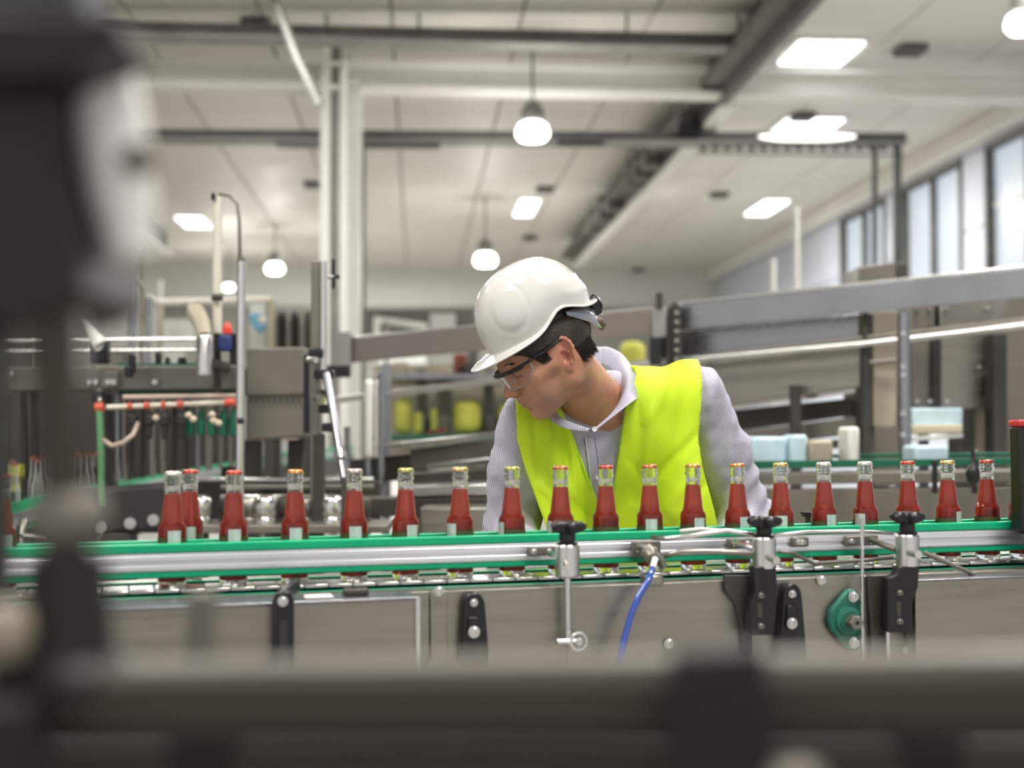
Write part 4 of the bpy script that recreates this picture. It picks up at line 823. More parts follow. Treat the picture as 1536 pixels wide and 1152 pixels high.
MB().lathe([(0.0135, 0.170), (0.0138, 0.172), (0.0130, 0.178), (0.0001, 0.180)], n=12, caps=False).build('crown_cap', mat('dull_red_cap', (0.40, 0.13, 0.09), .4), eb, smooth=60)
km = kidmap(eb); first = True; rnd = random.Random(3)
for lane in range(2):
    t = 0.30 + 0.03*lane
    while t < 5.6:
        o = eb if first else copy_tree(eb, None, km); first = False
        o.location = fside(t, 0.02 + lane*0.10 + rnd.uniform(-.008, .008), -0.0055)
        L = (fpt(t+0.05)-fpt(t-0.05)).length/0.1; t += (0.085 if t > 1.3 else 0.22)/L*rnd.uniform(0.95, 1.5)

# roller bank under the curving line, behind the first bottles
g = thing('roller_bank', 'bank of silver drums and bars under the curving conveyor, behind the red-capped bottle', 'machine', P(420, 1100, 4.6))
slab([(275, 716), (560, 716), (560, 722), (275, 722)], 5.3, 0.03, 'upper_bar', CHROME, g, 0.004); slab([(330, 727), (560, 727), (560, 734), (330, 734)], 4.9, 0.03, 'middle_bar', STEELW, g, 0.004)
slab([(330, 742), (500, 742), (500, 749), (330, 749)], 4.7, 0.03, 'lower_bar', CHROME, g, 0.004)
slab([(270, 722), (570, 722), (570, 800), (270, 800)], 5.5, 0.04, 'back_plate', STEELD, g, 0.004)
for k, px in enumerate((300, 345, 372, 398, 430, 462, 500, 540)):
    MB().lathe([(0.02, 0), (0.034, 0.004), (0.036, 0.02), (0.030, 0.03), (0.036, 0.04), (0.036, 0.085), (0.02, 0.10)], Matrix.Translation(P(px, 790, 4.5+0.1*(k % 3))), 18).build('drum', (CHROME, STEELD, STEEL)[k % 3], g, smooth=60)
slab([(270, 788), (580, 788), (580, 800), (270, 800)], 4.4, 0.3, 'base_tray', STEELW, g, 0.004)
for px in (300, 420, 540): leg_to_floor(px, 798, 4.6, 0.05, 'leg', STEELD, g)
o = slab([(100, 735), (265, 722), (275, 760), (275, 800), (100, 800)], 4.9, 0.1, 'dark_gearbox', DARK, None, 0.02); tag(o, 'dark gearbox housing below the green rail, behind the blurred spindle', 'gearbox'); leg_to_floor(180, 798, 4.95, 0.1, 'leg', STEELD, o)
for px, py in ((150, 790), (195, 785), (230, 780)): tb([(px, py, 4.88), (px, py, 4.92)], 0.02, 'boss', CHROME, o, 12)
# ================================================================ THE MAN (fields + surface nets)
def axis(*segs):      # (start, stop, step) consecutive
    out = []
    for a, b, s in segs: out += list(np.linspace(a, b, max(2, int(round((b-a)/s))+1)))[:-1]
    out.append(segs[-1][1]); return np.array(out, dtype=np.float32)
class Fld:
    def __init__(s, xs, ys, zs):
        s.x, s.y, s.z = xs, ys, zs; s.f = np.full((len(xs), len(ys), len(zs)), 0.5, np.float32)
    def sl(s, lo, hi):
        r = [slice(max(0, int(np.searchsorted(a, l))-1), int(np.searchsorted(a, h))+1) for a, l, h in zip((s.x, s.y, s.z), lo, hi)]
        return tuple(r)
    def pts(s, r): return s.x[r[0]][:, None, None], s.y[r[1]][None, :, None], s.z[r[2]][None, None, :]
    def op(s, fn, c, rad, k=0.01, sub=False):
        lo = [q-rad-k-.01 for q in c]; hi = [q+rad+k+.01 for q in c]; r = s.sl(lo, hi)
        if any(q.stop-q.start < 1 for q in r): return
        d = fn(*s.pts(r)).astype(np.float32)
        a = s.f[r]
        if sub:
            h = np.maximum(k - np.abs(a + d), 0)/k; s.f[r] = np.maximum(a, -d) + h*h*k*0.25
        else:
            h = np.maximum(k - np.abs(a - d), 0)/k; s.f[r] = np.minimum(a, d) - h*h*k*0.25
    def mesh(s):
        f = s.f; inside = f < 0; nx, ny, nz = f.shape
        c = np.zeros((nx-1, ny-1, nz-1), np.int8)
        for i in (0, 1):
            for j in (0, 1):
                for k in (0, 1): c += inside[i:nx-1+i, j:ny-1+j, k:nz-1+k]
        act = (c > 0) & (c < 8); I = np.argwhere(act); idx = np.full(c.shape, -1, np.int64); idx[act] = np.arange(len(I))
        acc = np.zeros((len(I), 3)); cnt = np.zeros(len(I))
        G = (s.x, s.y, s.z)
        for ax in range(3):
            for u in (0, 1):
                for v in (0, 1):
                    o = [0, 0, 0]; oth = [q for q in range(3) if q != ax]; o[oth[0]] = u; o[oth[1]] = v
                    a = I + o; b = a.copy(); b[:, ax] += 1
                    fa = f[a[:, 0], a[:, 1], a[:, 2]]; fb = f[b[:, 0], b[:, 1], b[:, 2]]; m = (fa < 0) != (fb < 0)
                    t = np.where(m, fa/np.where(m, fa-fb, 1), 0)
                    p = np.stack([G[q][a[:, q]] for q in range(3)], 1).astype(float); pb = G[ax][b[:, ax]]
                    p[:, ax] = p[:, ax]*(1-t) + pb*t
                    acc += p*m[:, None]; cnt += m
        V = acc/np.maximum(cnt, 1)[:, None]; Q = []
        for ax in range(3):
            o1, o2 = [(1, 2), (2, 0), (0, 1)][ax]
            sl0 = [slice(None)]*3; sl1 = [slice(None)]*3; sl0[ax] = slice(0, -1); sl1[ax] = slice(1, None)
            ia, ib = inside[tuple(sl0)], inside[tuple(sl1)]
            E = np.argwhere(ia != ib); E = E[(E[:, o1] > 0) & (E[:, o2] > 0) & (E[:, o1] < f.shape[o1]-1) & (E[:, o2] < f.shape[o2]-1)]
            if not len(E): continue
            flip = ia[E[:, 0], E[:, 1], E[:, 2]]
            q = []
            for d1, d2 in ((-1, -1), (0, -1), (0, 0), (-1, 0)):
                e = E.copy(); e[:, o1] += d1; e[:, o2] += d2; q.append(idx[e[:, 0], e[:, 1], e[:, 2]])
            q = np.stack(q, 1); q[~flip] = q[~flip][:, ::-1]; Q.append(q)
        Q = np.concatenate(Q); Q = Q[(Q >= 0).all(1)]
        return V, Q
def np_mesh(name, V, Q, m, parent, smooth=180, attrs=None, relax=0):
    o0 = np.array(ORG.get(parent.name, Vector((0, 0, 0)))) if parent else np.zeros(3)
    if relax:
        e = np.concatenate([Q[:, [0, 1]], Q[:, [1, 2]], Q[:, [2, 3]], Q[:, [3, 0]]])
        for _ in range(relax):
            acc = np.zeros_like(V); n = np.zeros(len(V))
            np.add.at(acc, e[:, 0], V[e[:, 1]]); np.add.at(acc, e[:, 1], V[e[:, 0]]); np.add.at(n, e[:, 0], 1); np.add.at(n, e[:, 1], 1)
            V = V*0.5 + 0.5*acc/np.maximum(n, 1)[:, None]
    me = bpy.data.meshes.new(name); W = V - o0
    me.vertices.add(len(W)); me.vertices.foreach_set('co', W.ravel()); me.loops.add(len(Q)*4); me.loops.foreach_set('vertex_index', Q.ravel().astype(np.int32))
    me.polygons.add(len(Q)); me.polygons.foreach_set('loop_start', np.arange(0, len(Q)*4, 4, dtype=np.int32)); me.update(calc_edges=True)
    for an, fn in (attrs or {}).items():
        d = fn(V)
        if d.ndim == 1: a = me.attributes.new(an, 'FLOAT', 'POINT'); a.data.foreach_set('value', d.astype(np.float32))
        else: a = me.attributes.new(an, 'FLOAT_COLOR', 'POINT'); a.data.foreach_set('color', np.concatenate([d, np.ones((len(d), 1))], 1).astype(np.float32).ravel())
    return link(name, me, m, parent, 0, smooth, Vector(o0))
def fell(c, r, A=None):        # ellipsoid, A rows = axes
    c = np.array(c, np.float32); r = np.array(r, np.float32)
    def fn(X, Y, Z):
        dx, dy, dz = X-c[0], Y-c[1], Z-c[2]
        if A is None: q = (dx, dy, dz)
        else: q = tuple(dx*a[0] + dy*a[1] + dz*a[2] for a in A)
        k0 = np.sqrt((q[0]/r[0])**2 + (q[1]/r[1])**2 + (q[2]/r[2])**2) + 1e-6
        k1 = np.sqrt((q[0]/r[0]**2)**2 + (q[1]/r[1]**2)**2 + (q[2]/r[2]**2)**2) + 1e-6
        return k0*(k0-1)/k1
    return fn
def fcap(a, b, ra, rb):
    a = np.array(a, np.float32); b = np.array(b, np.float32); d = b-a; L = float((d*d).sum())
    def fn(X, Y, Z):
        h = np.clip(((X-a[0])*d[0] + (Y-a[1])*d[1] + (Z-a[2])*d[2])/L, 0, 1)
        return np.sqrt((X-a[0]-h*d[0])**2 + (Y-a[1]-h*d[1])**2 + (Z-a[2]-h*d[2])**2) - (ra + (rb-ra)*h)
    return fn
KM = 1/0.88
def PM(px, py, D): return P(px, py, D*KM)
# head frame
YW, PT = R(20), R(36)
hF = Vector((-math.cos(YW)*math.cos(PT), -math.sin(YW)*math.cos(PT), -math.sin(PT)))
hS = Vector((math.sin(YW), -math.cos(YW), 0)); hU = hF.cross(hS).normalized()
RL = R(0); hS, hU = (hS*math.cos(RL) + hU*math.sin(RL)), (hU*math.cos(RL) - hS*math.sin(RL))
HO = PM(849, 532, 2.62) - hS*0.078 + hF*0.012
HA = [tuple(hF), tuple(hS), tuple(hU)]
def h2w(f, s, u): return HO + hF*f + hS*s + hU*u
def w2h(V): D = V - np.array(HO); return D @ np.array(HA).T
class HeadOps:
    def __init__(s, fld): s.g = fld
    def ell(s, c, r, k=0.01, sub=False, rot=None):
        A = HA
        if rot is not None: A = [tuple(rot[i][0]*hF + rot[i][1]*hS + rot[i][2]*hU) for i in range(3)]
        s.g.op(fell(h2w(*c), r, A), h2w(*c), max(r), k, sub)
    def cap(s, a, b, ra, rb, k=0.01, sub=False):
        A, B = h2w(*a), h2w(*b); c = (A+B)/2; s.g.op(fcap(A, B, ra, rb), c, (A-B).length/2 + max(ra, rb), k, sub)
# body joints
N0 = PM(903, 590, 2.80); PEL = PM(965, 905, 3.02)
shL, shR = PM(1041, 596, 2.86), PM(795, 640, 2.80)
elL, elR = PM(1113, 775, 2.92), PM(772, 795, 2.86)
wrL = CM @ Vector((cs(1085, 0.5), 0.525, -0.065)); wrR = CM @ Vector((cs(812, 0.5), 0.525, -0.065))
tU = (N0 - PEL).normalized(); tR = (shL - shR); tR = (tR - tU*tR.dot(tU)).normalized(); tB = tR.cross(tU)
tB = -tB if tB.y < 0 else tB
TA = [tuple(tR), tuple(tB), tuple(tU)]
def t2w(x, y, z): return N0 + tR*x + tB*y + tU*z
def w2t(V): return (V - np.array(N0)) @ np.array(TA).T
TSC = 1.12
def torso_ops(g, off=0.0, k=0.05, neck=False):
    def e(c, r, kk=k): c = [q*TSC for q in c]; r = [q*TSC for q in r]; p = t2w(*c); g.op(fell(p, [q+off for q in r], TA), p, max(r)+off, kk)
    def c(a, b, ra, rb, kk=k): a = [q*TSC for q in a]; b = [q*TSC for q in b]; ra *= TSC; rb *= TSC; A, B = t2w(*a), t2w(*b); g.op(fcap(A, B, ra+off, rb+off), (A+B)/2, (A-B).length/2+max(ra, rb)+off, kk)
    e((0, 0.035, -0.19), (0.158, 0.105, 0.19)); e((0.0, 0.02, -0.36), (0.150, 0.118, 0.17)); e((0, 0.03, -0.45), (0.155, 0.115, 0.12))
    a = w2t(np.array([shL, shR]))/TSC
    for q, sg in ((a[0], 1), (a[1], -1)):
        c((sg*0.03, 0.03, -0.045), (q[0]-sg*0.035, q[1], q[2]+0.012), 0.060, 0.048); 
        c((sg*0.075, 0.005, -0.13), (q[0]-sg*0.05, q[1], q[2]-0.06), 0.075, 0.055)
man = thing('person', 'man in white hard hat, lime vest and striped shirt bending to watch the bottles', 'person', (float(PEL.x), float(PEL.y), 0))
HC = h2w(0, 0, 0.02)
hx, hy, hz = HC
gx = axis((N0.x-0.42, hx-0.155, 0.007), (hx-0.155, hx+0.125, 0.0019), (hx+0.125, N0.x+0.50, 0.007))
gy = axis((hy-0.35, hy-0.12, 0.0055), (hy-0.12, hy+0.11, 0.0019), (hy+0.11, hy+0.80, 0.010))
gz = axis((0.0, 0.90, 0.014), (0.90, 1.05, 0.005), (1.05, hz-0.155, 0.010), (hz-0.155, hz+0.14, 0.0019))
B = Fld(gx, gy, gz); h = HeadOps(B)
# neck and torso core
A_, B_ = h2w(-0.026, 0, -0.04), t2w(-0.005, 0.02, -0.05)
B.op(fcap(A_, B_, 0.060, 0.066), (A_+B_)/2, 0.16, 0.02)
torso_ops(B, -0.012, 0.04)
for c_, r_, k_ in (((-0.004, 0, 0.045), (0.098, 0.077, 0.086), 0.01), ((-0.03, 0, 0.02), (0.070, 0.070, 0.065), 0.03), ((0.032, 0, -0.012), (0.062, 0.060, 0.070), 0.03), ((0.040, 0, -0.050), (0.050, 0.046, 0.040), 0.025)): h.ell(c_, r_, k_)
for s_ in (-1, 1):
    h.cap((0.000, s_*0.050, -0.050), (0.070, s_*0.020, -0.078), 0.018, 0.017, 0.022)
    h.cap((-0.004, s_*0.056, 0.0), (0.000, s_*0.051, -0.050), 0.018, 0.018, 0.02)
    h.ell((0.062, s_*0.042, -0.006), (0.022, 0.020, 0.020), 0.02)
    h.ell((0.066, s_*0.034, -0.035), (0.020, 0.020, 0.025), 0.02)
    h.cap((0.020, s_*0.066, -0.002), (0.055, s_*0.052, -0.002), 0.009, 0.011, 0.015)
    a_, b2_ = h2w(-0.030, s_*0.050, -0.02), t2w(s_*-0.012, -0.035, -0.06); B.op(fcap(a_, b2_, 0.018, 0.016), (a_+b2_)/2, 0.12, 0.025)
h.ell((0.078, 0, -0.080), (0.019, 0.022, 0.017), 0.018); h.ell((0.082, 0, -0.045), (0.018, 0.028, 0.024), 0.015)
h.cap((0.086, -0.030, 0.042), (0.093, -0.008, 0.040), 0.009, 0.009, 0.014); h.cap((0.086, 0.030, 0.042), (0.093, 0.008, 0.040), 0.009, 0.009, 0.014)
for s_ in (-1, 1): h.ell((0.098, s_*0.031, 0.022), (0.020, 0.018, 0.013), 0.012, sub=True)
h.cap((0.088, 0, 0.034), (0.112, 0, -0.001), 0.0075, 0.0085, 0.012); h.ell((0.114, 0, -0.006), (0.0115, 0.0105, 0.0105), 0.006)
h.cap((0.092, 0, 0.02), (0.098, 0, -0.012), 0.011, 0.015, 0.012)
for s_ in (-1, 1):
    h.ell((0.1025, s_*0.0140, -0.0125), (0.0120, 0.0080, 0.0090), 0.004); h.ell((0.107, s_*0.006, -0.021), (0.005, 0.0035, 0.0045), 0.002, sub=True)
    h.ell((0.0755, s_*0.031, 0.021), (0.0145, 0.0155, 0.0135), 0.004)
    h.cap((0.0905, s_*0.020, 0.0185), (0.0835, s_*0.044, 0.0175), 0.0012, 0.0012, 0.0015, sub=True)
h.cap((0.0985, -0.006, -0.030), (0.0985, 0.006, -0.030), 0.006, 0.006, 0.008)
for s_ in (-1, 1):
    h.cap((0.1025, s_*0.004, -0.0365), (0.0905, s_*0.023, -0.0410), 0.0058, 0.0032, 0.004); h.cap((0.1005, 0, -0.0495), (0.0895, s_*0.021, -0.0450), 0.0066, 0.0034, 0.004)
    h.cap((0.1105, 0, -0.0425), (0.0955, s_*0.0255, -0.0435), 0.0021, 0.0019, 0.0015, sub=True)
for s_ in (-1, 1):
    h.cap((0.1000, s_*0.022, -0.014), (0.0925, s_*0.031, -0.036), 0.0020, 0.0016, 0.008, sub=True)
    h.ell((0.078, s_*0.036, 0.004), (0.014, 0.014, 0.006), 0.01)
    h.cap((0.0995, s_*0.0135, -0.016), (0.104, s_*0.016, -0.008), 0.0045, 0.005, 0.003)
h.ell((0.104, 0, -0.060), (0.012, 0.02, 0.006), 0.008, sub=True)
# ears
for s_ in (-1, 1):
    c10, s10 = math.cos(R(14)), math.sin(R(14)); c22 = math.cos(R(24)); s22 = math.sin(R(24))
    e1 = Vector((c22*c10, -s_*s22, c22*s10)); e3 = Vector((-s10, 0, c10)); e2 = e3.cross(e1).normalized()*(1); rot = [tuple(e1), tuple(e2), tuple(e3)]
    ec = Vector((-0.013, s_*0.0745, 0.000))
    def E_(a, b, c): a *= 1.17; b *= 1.2; c *= 1.17; v = ec + e1*a + (e2*b)*(1 if e2.y*s_ > 0 else -1) + e3*c; return tuple(v)
    h.ell(E_(-.001, 0, 0.004), (0.0190, 0.0060, 0.0335), 0.006, rot=rot); h.ell(E_(0.002, 0.001, -0.022), (0.0110, 0.0060, 0.014), 0.005, rot=rot)
    ringp = [E_(-.001 + 0.0155*math.cos(a)*(1 if math.sin(a) > -.2 else .85), 0.005, 0.006 + 0.0255*math.sin(a)) for a in np.linspace(R(20), R(250), 10)]
    for p0, p1 in zip(ringp, ringp[1:]): h.cap(p0, p1, 0.0040, 0.0040, 0.003)
    h.ell(E_(0.002, 0.0075, -0.003), (0.0095, 0.0095, 0.0140), 0.003, sub=True, rot=rot); h.ell(E_(-0.004, 0.008, 0.014), (0.0085, 0.0070, 0.0105), 0.003, sub=True, rot=rot)
    h.ell(E_(-0.0095, 0.0075, 0.0), (0.0022, 0.0046, 0.021), 0.002, sub=True, rot=rot)
    h.ell(E_(0.012, 0.0035, -0.004), (0.005, 0.004, 0.0065), 0.004, rot=rot)
# arms, hands, legs (mostly clothed)
for sh, el, wr, sg in ((shL, elL, wrL, 1), (shR, elR, wrR, -1)):
    B.op(fcap(sh, el, 0.045, 0.037), (sh+el)/2, 0.2, 0.03); B.op(fcap(el, wr, 0.037, 0.026), (wr+el)/2, 0.2, 0.03)
    d = Vector((-sg*0.10, -0.93, -0.30)).normalized(); side = Vector((sg, 0, 0)); side = (side - d*side.dot(d)).normalized(); up = d.cross(side); up = up if up.z > 0 else -up
    pc = wr + d*0.05
    B.op(fell(pc, (0.040, 0.050, 0.016), [tuple(side), tuple(d), tuple(up)]), pc, 0.06, 0.02)
    for i, (o_, L) in enumerate(((-0.030, 0.9), (-0.010, 1.0), (0.011, 0.94), (0.031, 0.76))):
        k1 = wr + d*0.085 + side*o_ + up*0.002; k2 = k1 + d*0.026*L*1.2 - up*0.012*L; k3 = k2 + d*0.006*L - up*0.026*L; k4 = k3 - d*0.012*L - up*0.016*L
        for a_, b_, r0, r1 in ((wr + d*0.04 + side*o_*0.8, k1, 0.011, 0.0095), (k1, k2, 0.0095, 0.0088), (k2, k3, 0.0088, 0.0080), (k3, k4, 0.0080, 0.0068)): B.op(fcap(a_, b_, r0, r1), (a_+b_)/2, 0.04, 0.003)
    t1 = wr + d*0.030 - side*0.028; t2_ = t1 - side*0.028 + d*0.030 - up*0.006; t3 = t2_ + d*0.024 - up*0.018 + side*0.004
    B.op(fcap(t1, t2_, 0.0125, 0.0105), (t1+t2_)/2, 0.05, 0.006); B.op(fcap(t2_, t3, 0.0105, 0.0080), (t3+t2_)/2, 0.05, 0.004)
for sg in (-1, 1):
    hp_ = Vector((PEL.x+sg*0.085, PEL.y-0.01, 0.90)); kn = Vector((PEL.x+sg*0.10, PEL.y-0.045, 0.50)); an = Vector((PEL.x+sg*0.12, PEL.y+0.01, 0.09)); to = an + Vector((sg*0.03, -0.15, -0.05))
    B.op(fcap(hp_, kn, 0.078, 0.052), (hp_+kn)/2, 0.3, 0.04); B.op(fcap(kn, an, 0.052, 0.036), (kn+an)/2, 0.3, 0.03); B.op(fcap(an - Vector((0, 0, .04)), to, 0.032, 0.028), (an+to)/2, 0.12, 0.02)
V, Q = B.mesh()
def skincol(V):
    q = w2h(V); f, s, u = q[:, 0], q[:, 1], q[:, 2]
    base = np.tile(np.array([0.54, 0.265, 0.165]), (len(V), 1))
    def g(c, r): return np.exp(-(((f-c[0])/r[0])**2 + ((np.abs(s)-c[1])/r[1])**2 + ((u-c[2])/r[2])**2))
    beard = np.clip(g((0.05, 0.03, -0.062), (0.055, 0.05, 0.030)) + 0.8*g((0.105, 0.0, -0.030), (0.012, 0.03, 0.008)), 0, 1)
    lips = np.clip(1.3*g((0.099, 0.0, -0.043), (0.014, 0.024, 0.008)), 0, 1); ear = g((-0.014, 0.078, 0), (0.026, 0.014, 0.036)); nose = g((0.114, 0, -0.008), (0.016, 0.02, 0.016)); chk = g((0.068, 0.048, -0.008), (0.02, 0.02, 0.02))
    lid = g((0.085, 0.031, 0.018), (0.012, 0.02, 0.012))  # eye socket shade painted into the tone
    ear_shade = g((-0.012, 0.080, -0.003), (0.010, 0.010, 0.014)); crease = g((0.104, 0.016, -0.020), (0.010, 0.006, 0.004))  # shade of ear hollow and nose wing painted into the tone
    for w, c in ((ear_shade*0.0, (0.30, 0.09, 0.055)), (crease*0.5, (0.28, 0.10, 0.07)), (beard*0.75, (0.36, 0.22, 0.17)), (lips*0.75, (0.40, 0.14, 0.11)), (ear*0.7, (0.66, 0.25, 0.16)), (ear_shade*0.75, (0.34, 0.11, 0.07)), (nose*0.4, (0.58, 0.22, 0.15)), (chk*0.25, (0.6, 0.25, 0.17)), (lid*0.35, (0.38, 0.19, 0.13))): base = base*(1-w[:, None]) + np.array(c)*w[:, None]
    return base
SKIN = bpy.data.materials.new('skin'); SKIN.use_nodes = True; nt = SKIN.node_tree; b = nt.nodes['Principled BSDF']
at = nd(nt, 'ShaderNodeAttribute'); at.attribute_name = 'tone'; tc = nd(nt, 'ShaderNodeTexCoord'); n1 = nd(nt, 'ShaderNodeTexNoise'); n1.inputs['Scale'].default_value = 45; n1.inputs['Detail'].default_value = 8; nt.links.new(tc.outputs['Object'], n1.inputs['Vector'])
r = nd(nt, 'ShaderNodeMapRange'); r.inputs[1].default_value = .25; r.inputs[2].default_value = .75; r.inputs[3].default_value = .86; r.inputs[4].default_value = 1.10; nt.links.new(n1.outputs[0], r.inputs[0])
mx = nd(nt, 'ShaderNodeMix', data_type='RGBA', blend_type='MULTIPLY'); mx.inputs[0].default_value = 1; nt.links.new(at.outputs['Color'], mx.inputs[6]); nt.links.new(r.outputs[0], mx.inputs[7]); nt.links.new(mx.outputs[2], b.inputs['Base Color'])
b.inputs['Roughness'].default_value = 0.46; b.inputs['Subsurface Weight'].default_value = 0.12; b.inputs['Subsurface Radius'].default_value = (0.012, 0.005, 0.003)
n2 = nd(nt, 'ShaderNodeTexNoise'); n2.inputs['Scale'].default_value = 700; n2.inputs['Detail'].default_value = 3; nt.links.new(tc.outputs['Object'], n2.inputs['Vector']); bp = nd(nt, 'ShaderNodeBump'); bp.inputs['Strength'].default_value = .25; bp.inputs['Distance'].default_value = .0006; nt.links.new(n2.outputs[0], bp.inputs['Height']); nt.links.new(bp.outputs[0], b.inputs['Normal'])
np_mesh('body', V, Q, SKIN, man, attrs={'tone': skincol}, relax=0)
# eyeballs
EYE_M = mat('eye_white', (0.7, 0.66, 0.6), 0.15)
for s_ in (-1, 1):
    e_ = MB().lathe([(0.0001, -0.0118)] + [(0.0118*math.cos(a), 0.0118*math.sin(a)) for a in np.linspace(-1.4, 1.4, 12)] + [(0.0001, 0.0118)], axis_m(h2w(0.0772, s_*0.031, 0.0205), hF - hU*0.4), 20).build('eyeball', EYE_M, man, smooth=180)
    MB().lathe([(0.0056, 0.0107), (0.0045, 0.0115), (0.0001, 0.0121)], axis_m(h2w(0.0772, s_*0.031, 0.0205), hF - hU*0.4), 16).build('iris', mat('brown_iris', (0.05, 0.025, 0.012), .1), e_, smooth=180)
for s_ in (-1, 1):
    lp_ = [h2w(0.0755 + 0.0150*math.sqrt(max(0.02, 1-((sv-0.031)/0.0155)**2-0.12)), s_*sv, 0.0165 - 0.001*abs(sv-0.031)/0.01) for sv in np.linspace(0.0185, 0.0445, 9)]
    MB().tube(lp_, 0.0009, 6).build('eyelash', mat('hair_strand_brown', (0.03, 0.02, 0.015)), man, smooth=180)
# ---- hair
def noise3(X, Y, Z, f, seed=0):
    r = np.random.RandomState(seed); o = 0
    for i in range(7):
        d = r.normal(size=3); d /= np.linalg.norm(d); o = o + np.sin((X*d[0]+Y*d[1]+Z*d[2])*f*(0.7+0.25*i) + r.uniform(0, 6.28))
    return o/7
HX = axis((hx-0.13, hx+0.14, 0.0020)); HY = axis((hy-0.11, hy+0.11, 0.0020)); HZ = axis((hz-0.13, hz+0.14, 0.0020))
g = Fld(HX, HY, HZ); hh = HeadOps(g)
hh.ell((-0.004, 0, 0.045), (0.103, 0.0815, 0.090), 0.01); hh.ell((-0.032, 0, 0.018), (0.0745, 0.0735, 0.070), 0.03); hh.ell((-0.040, 0, -0.025), (0.045, 0.052, 0.040), 0.025); hh.ell((-0.056, 0, 0.040), (0.070, 0.068, 0.066), 0.02)
Xg, Yg, Zg = HX[:, None, None]-HO.x, HY[None, :, None]-HO.y, HZ[None, None, :]-HO.z
qf = Xg*hF.x+Yg*hF.y+Zg*hF.z; qs = Xg*hS.x+Yg*hS.y+Zg*hS.z; qu = Xg*hU.x+Yg*hU.y+Zg*hU.z
jit = 0.003*noise3(qf, qs*0.2, qu*0.35, 900, 5)
# keep: above hairline curve; front temple, sideburn wedge ahead of the ear, behind the ear, nape
line = np.interp(qf, [-.11, -.075, -.045, -.036, -.030, .018, .024, .030, .040, .050, .070, .09], [-.047, -.043, -.016, .010, .034, .036, .018, .008, .010, .036, .058, .072])
line = line + jit*1.5
g.f = np.maximum(g.f + 0.0009*noise3(qf*1.0, qs*0.7, qu*0.25, 1500, 3) + 0.0007*noise3(qf, qs, qu*0.2, 2800, 8), (line - qu)*0.6)
V, Q = g.mesh()
HAIR = mat('short_dark_hair', (0.040, 0.029, 0.022), 0.5, var=0.5, vscale=60, bump=0.9, bscale=420, stretch=(1, 1, 0.25))
hair = np_mesh('hair', V, Q, HAIR, man)
st = MB(); rn = random.Random(5)
for i in range(1500):
    if i % 3: f_ = rn.uniform(-0.085, -0.038); u_ = rn.uniform(-0.030, 0.03)
    else: f_ = rn.uniform(0.022, 0.075); u_ = rn.uniform(0.010, 0.06)
    if f_ > 0.043 and u_ < 0.040 + (f_-0.05)*1.1: continue
    ss = 0.0735*math.sqrt(max(0.02, 1 - ((f_+0.02)/0.090)**2)) if f_ < 0 else 0.0785*math.sqrt(max(0.02, 1 - (f_/0.1)**2 - ((u_-0.045)/0.09)**2))
    if u_ < -0.01: ss -= 0.008*(-u_-0.01)/0.03
    L = rn.uniform(0.010, 0.020); b0 = h2w(f_, ss+0.0005, u_); t0 = h2w(f_-rn.uniform(0.002, 0.008), ss+0.0022, u_-L)
    st.tube([b0, (b0+t0)/2 + hS*0.0012, t0], [0.0007, 0.0006, 0.0001], 3)
st.build('hair_strand', mat('hair_strand_brown', (0.055, 0.038, 0.027), 0.45), hair, smooth=180)['kind'] = 'stuff'
# eyebrow
for s_ in (-1, 1):
    eb_ = MB()
    for i in range(70):
        t = rn.random(); p = h2w(0.098 - 0.014*t*t, s_*(0.010+0.036*t), 0.044 + 0.004*math.sin(t*3) + rn.uniform(-.003, .003)); eb_.tube([p, p + hS*s_*0.006 + hU*rn.uniform(0, .003) - hF*0.002], [0.0006, 0.0002], 3)
    eb_.build('eyebrow', mat('hair_strand_brown', (0.05, 0.03, 0.02)), man, smooth=180)
# ---- shirt
def clothmat(name, c1, c2, pitch):
    m = bpy.data.materials.new(name); m.use_nodes = True; nt = m.node_tree; b = nt.nodes['Principled BSDF']; b.inputs['Roughness'].default_value = 0.75
    at = nd(nt, 'ShaderNodeAttribute'); at.attribute_name = 'stripe'
    mu = nd(nt, 'ShaderNodeMath', operation='MULTIPLY'); mu.inputs[1].default_value = 2*math.pi/pitch; nt.links.new(at.outputs['Fac'], mu.inputs[0])
    si = nd(nt, 'ShaderNodeMath', operation='SINE'); nt.links.new(mu.outputs[0], si.inputs[0]); rr = nd(nt, 'ShaderNodeMapRange'); rr.inputs[1].default_value = -0.2; rr.inputs[2].default_value = 0.6; nt.links.new(si.outputs[0], rr.inputs[0])
    mx = nd(nt, 'ShaderNodeMix', data_type='RGBA'); mx.inputs[6].default_value = (*c1, 1); mx.inputs[7].default_value = (*c2, 1); nt.links.new(rr.outputs[0], mx.inputs[0]); nt.links.new(mx.outputs[2], b.inputs['Base Color'])
    tc = nd(nt, 'ShaderNodeTexCoord'); n = nd(nt, 'ShaderNodeTexNoise'); n.inputs['Scale'].default_value = 14; n.inputs['Detail'].default_value = 3; n.inputs['Distortion'].default_value = 0.8; nt.links.new(tc.outputs['Object'], n.inputs['Vector'])
    bp = nd(nt, 'ShaderNodeBump'); bp.inputs['Strength'].default_value = 0.5; bp.inputs['Distance'].default_value = 0.008; nt.links.new(n.outputs[0], bp.inputs['Height']); nt.links.new(bp.outputs[0], b.inputs['Normal'])
    return m
SHIRT = clothmat('lilac_grey_striped_cotton', (0.66, 0.64, 0.69), (0.20, 0.19, 0.33), 0.0038)
X0, X1 = min(shR.x, elR.x)-0.10, max(shL.x, elL.x)+0.10
g = Fld(axis((X0, X1, 0.005)), axis((N0.y-0.32, N0.y+0.45, 0.0055)), axis((0.90, 1.50, 0.005)))
torso_ops(g, 0.004)
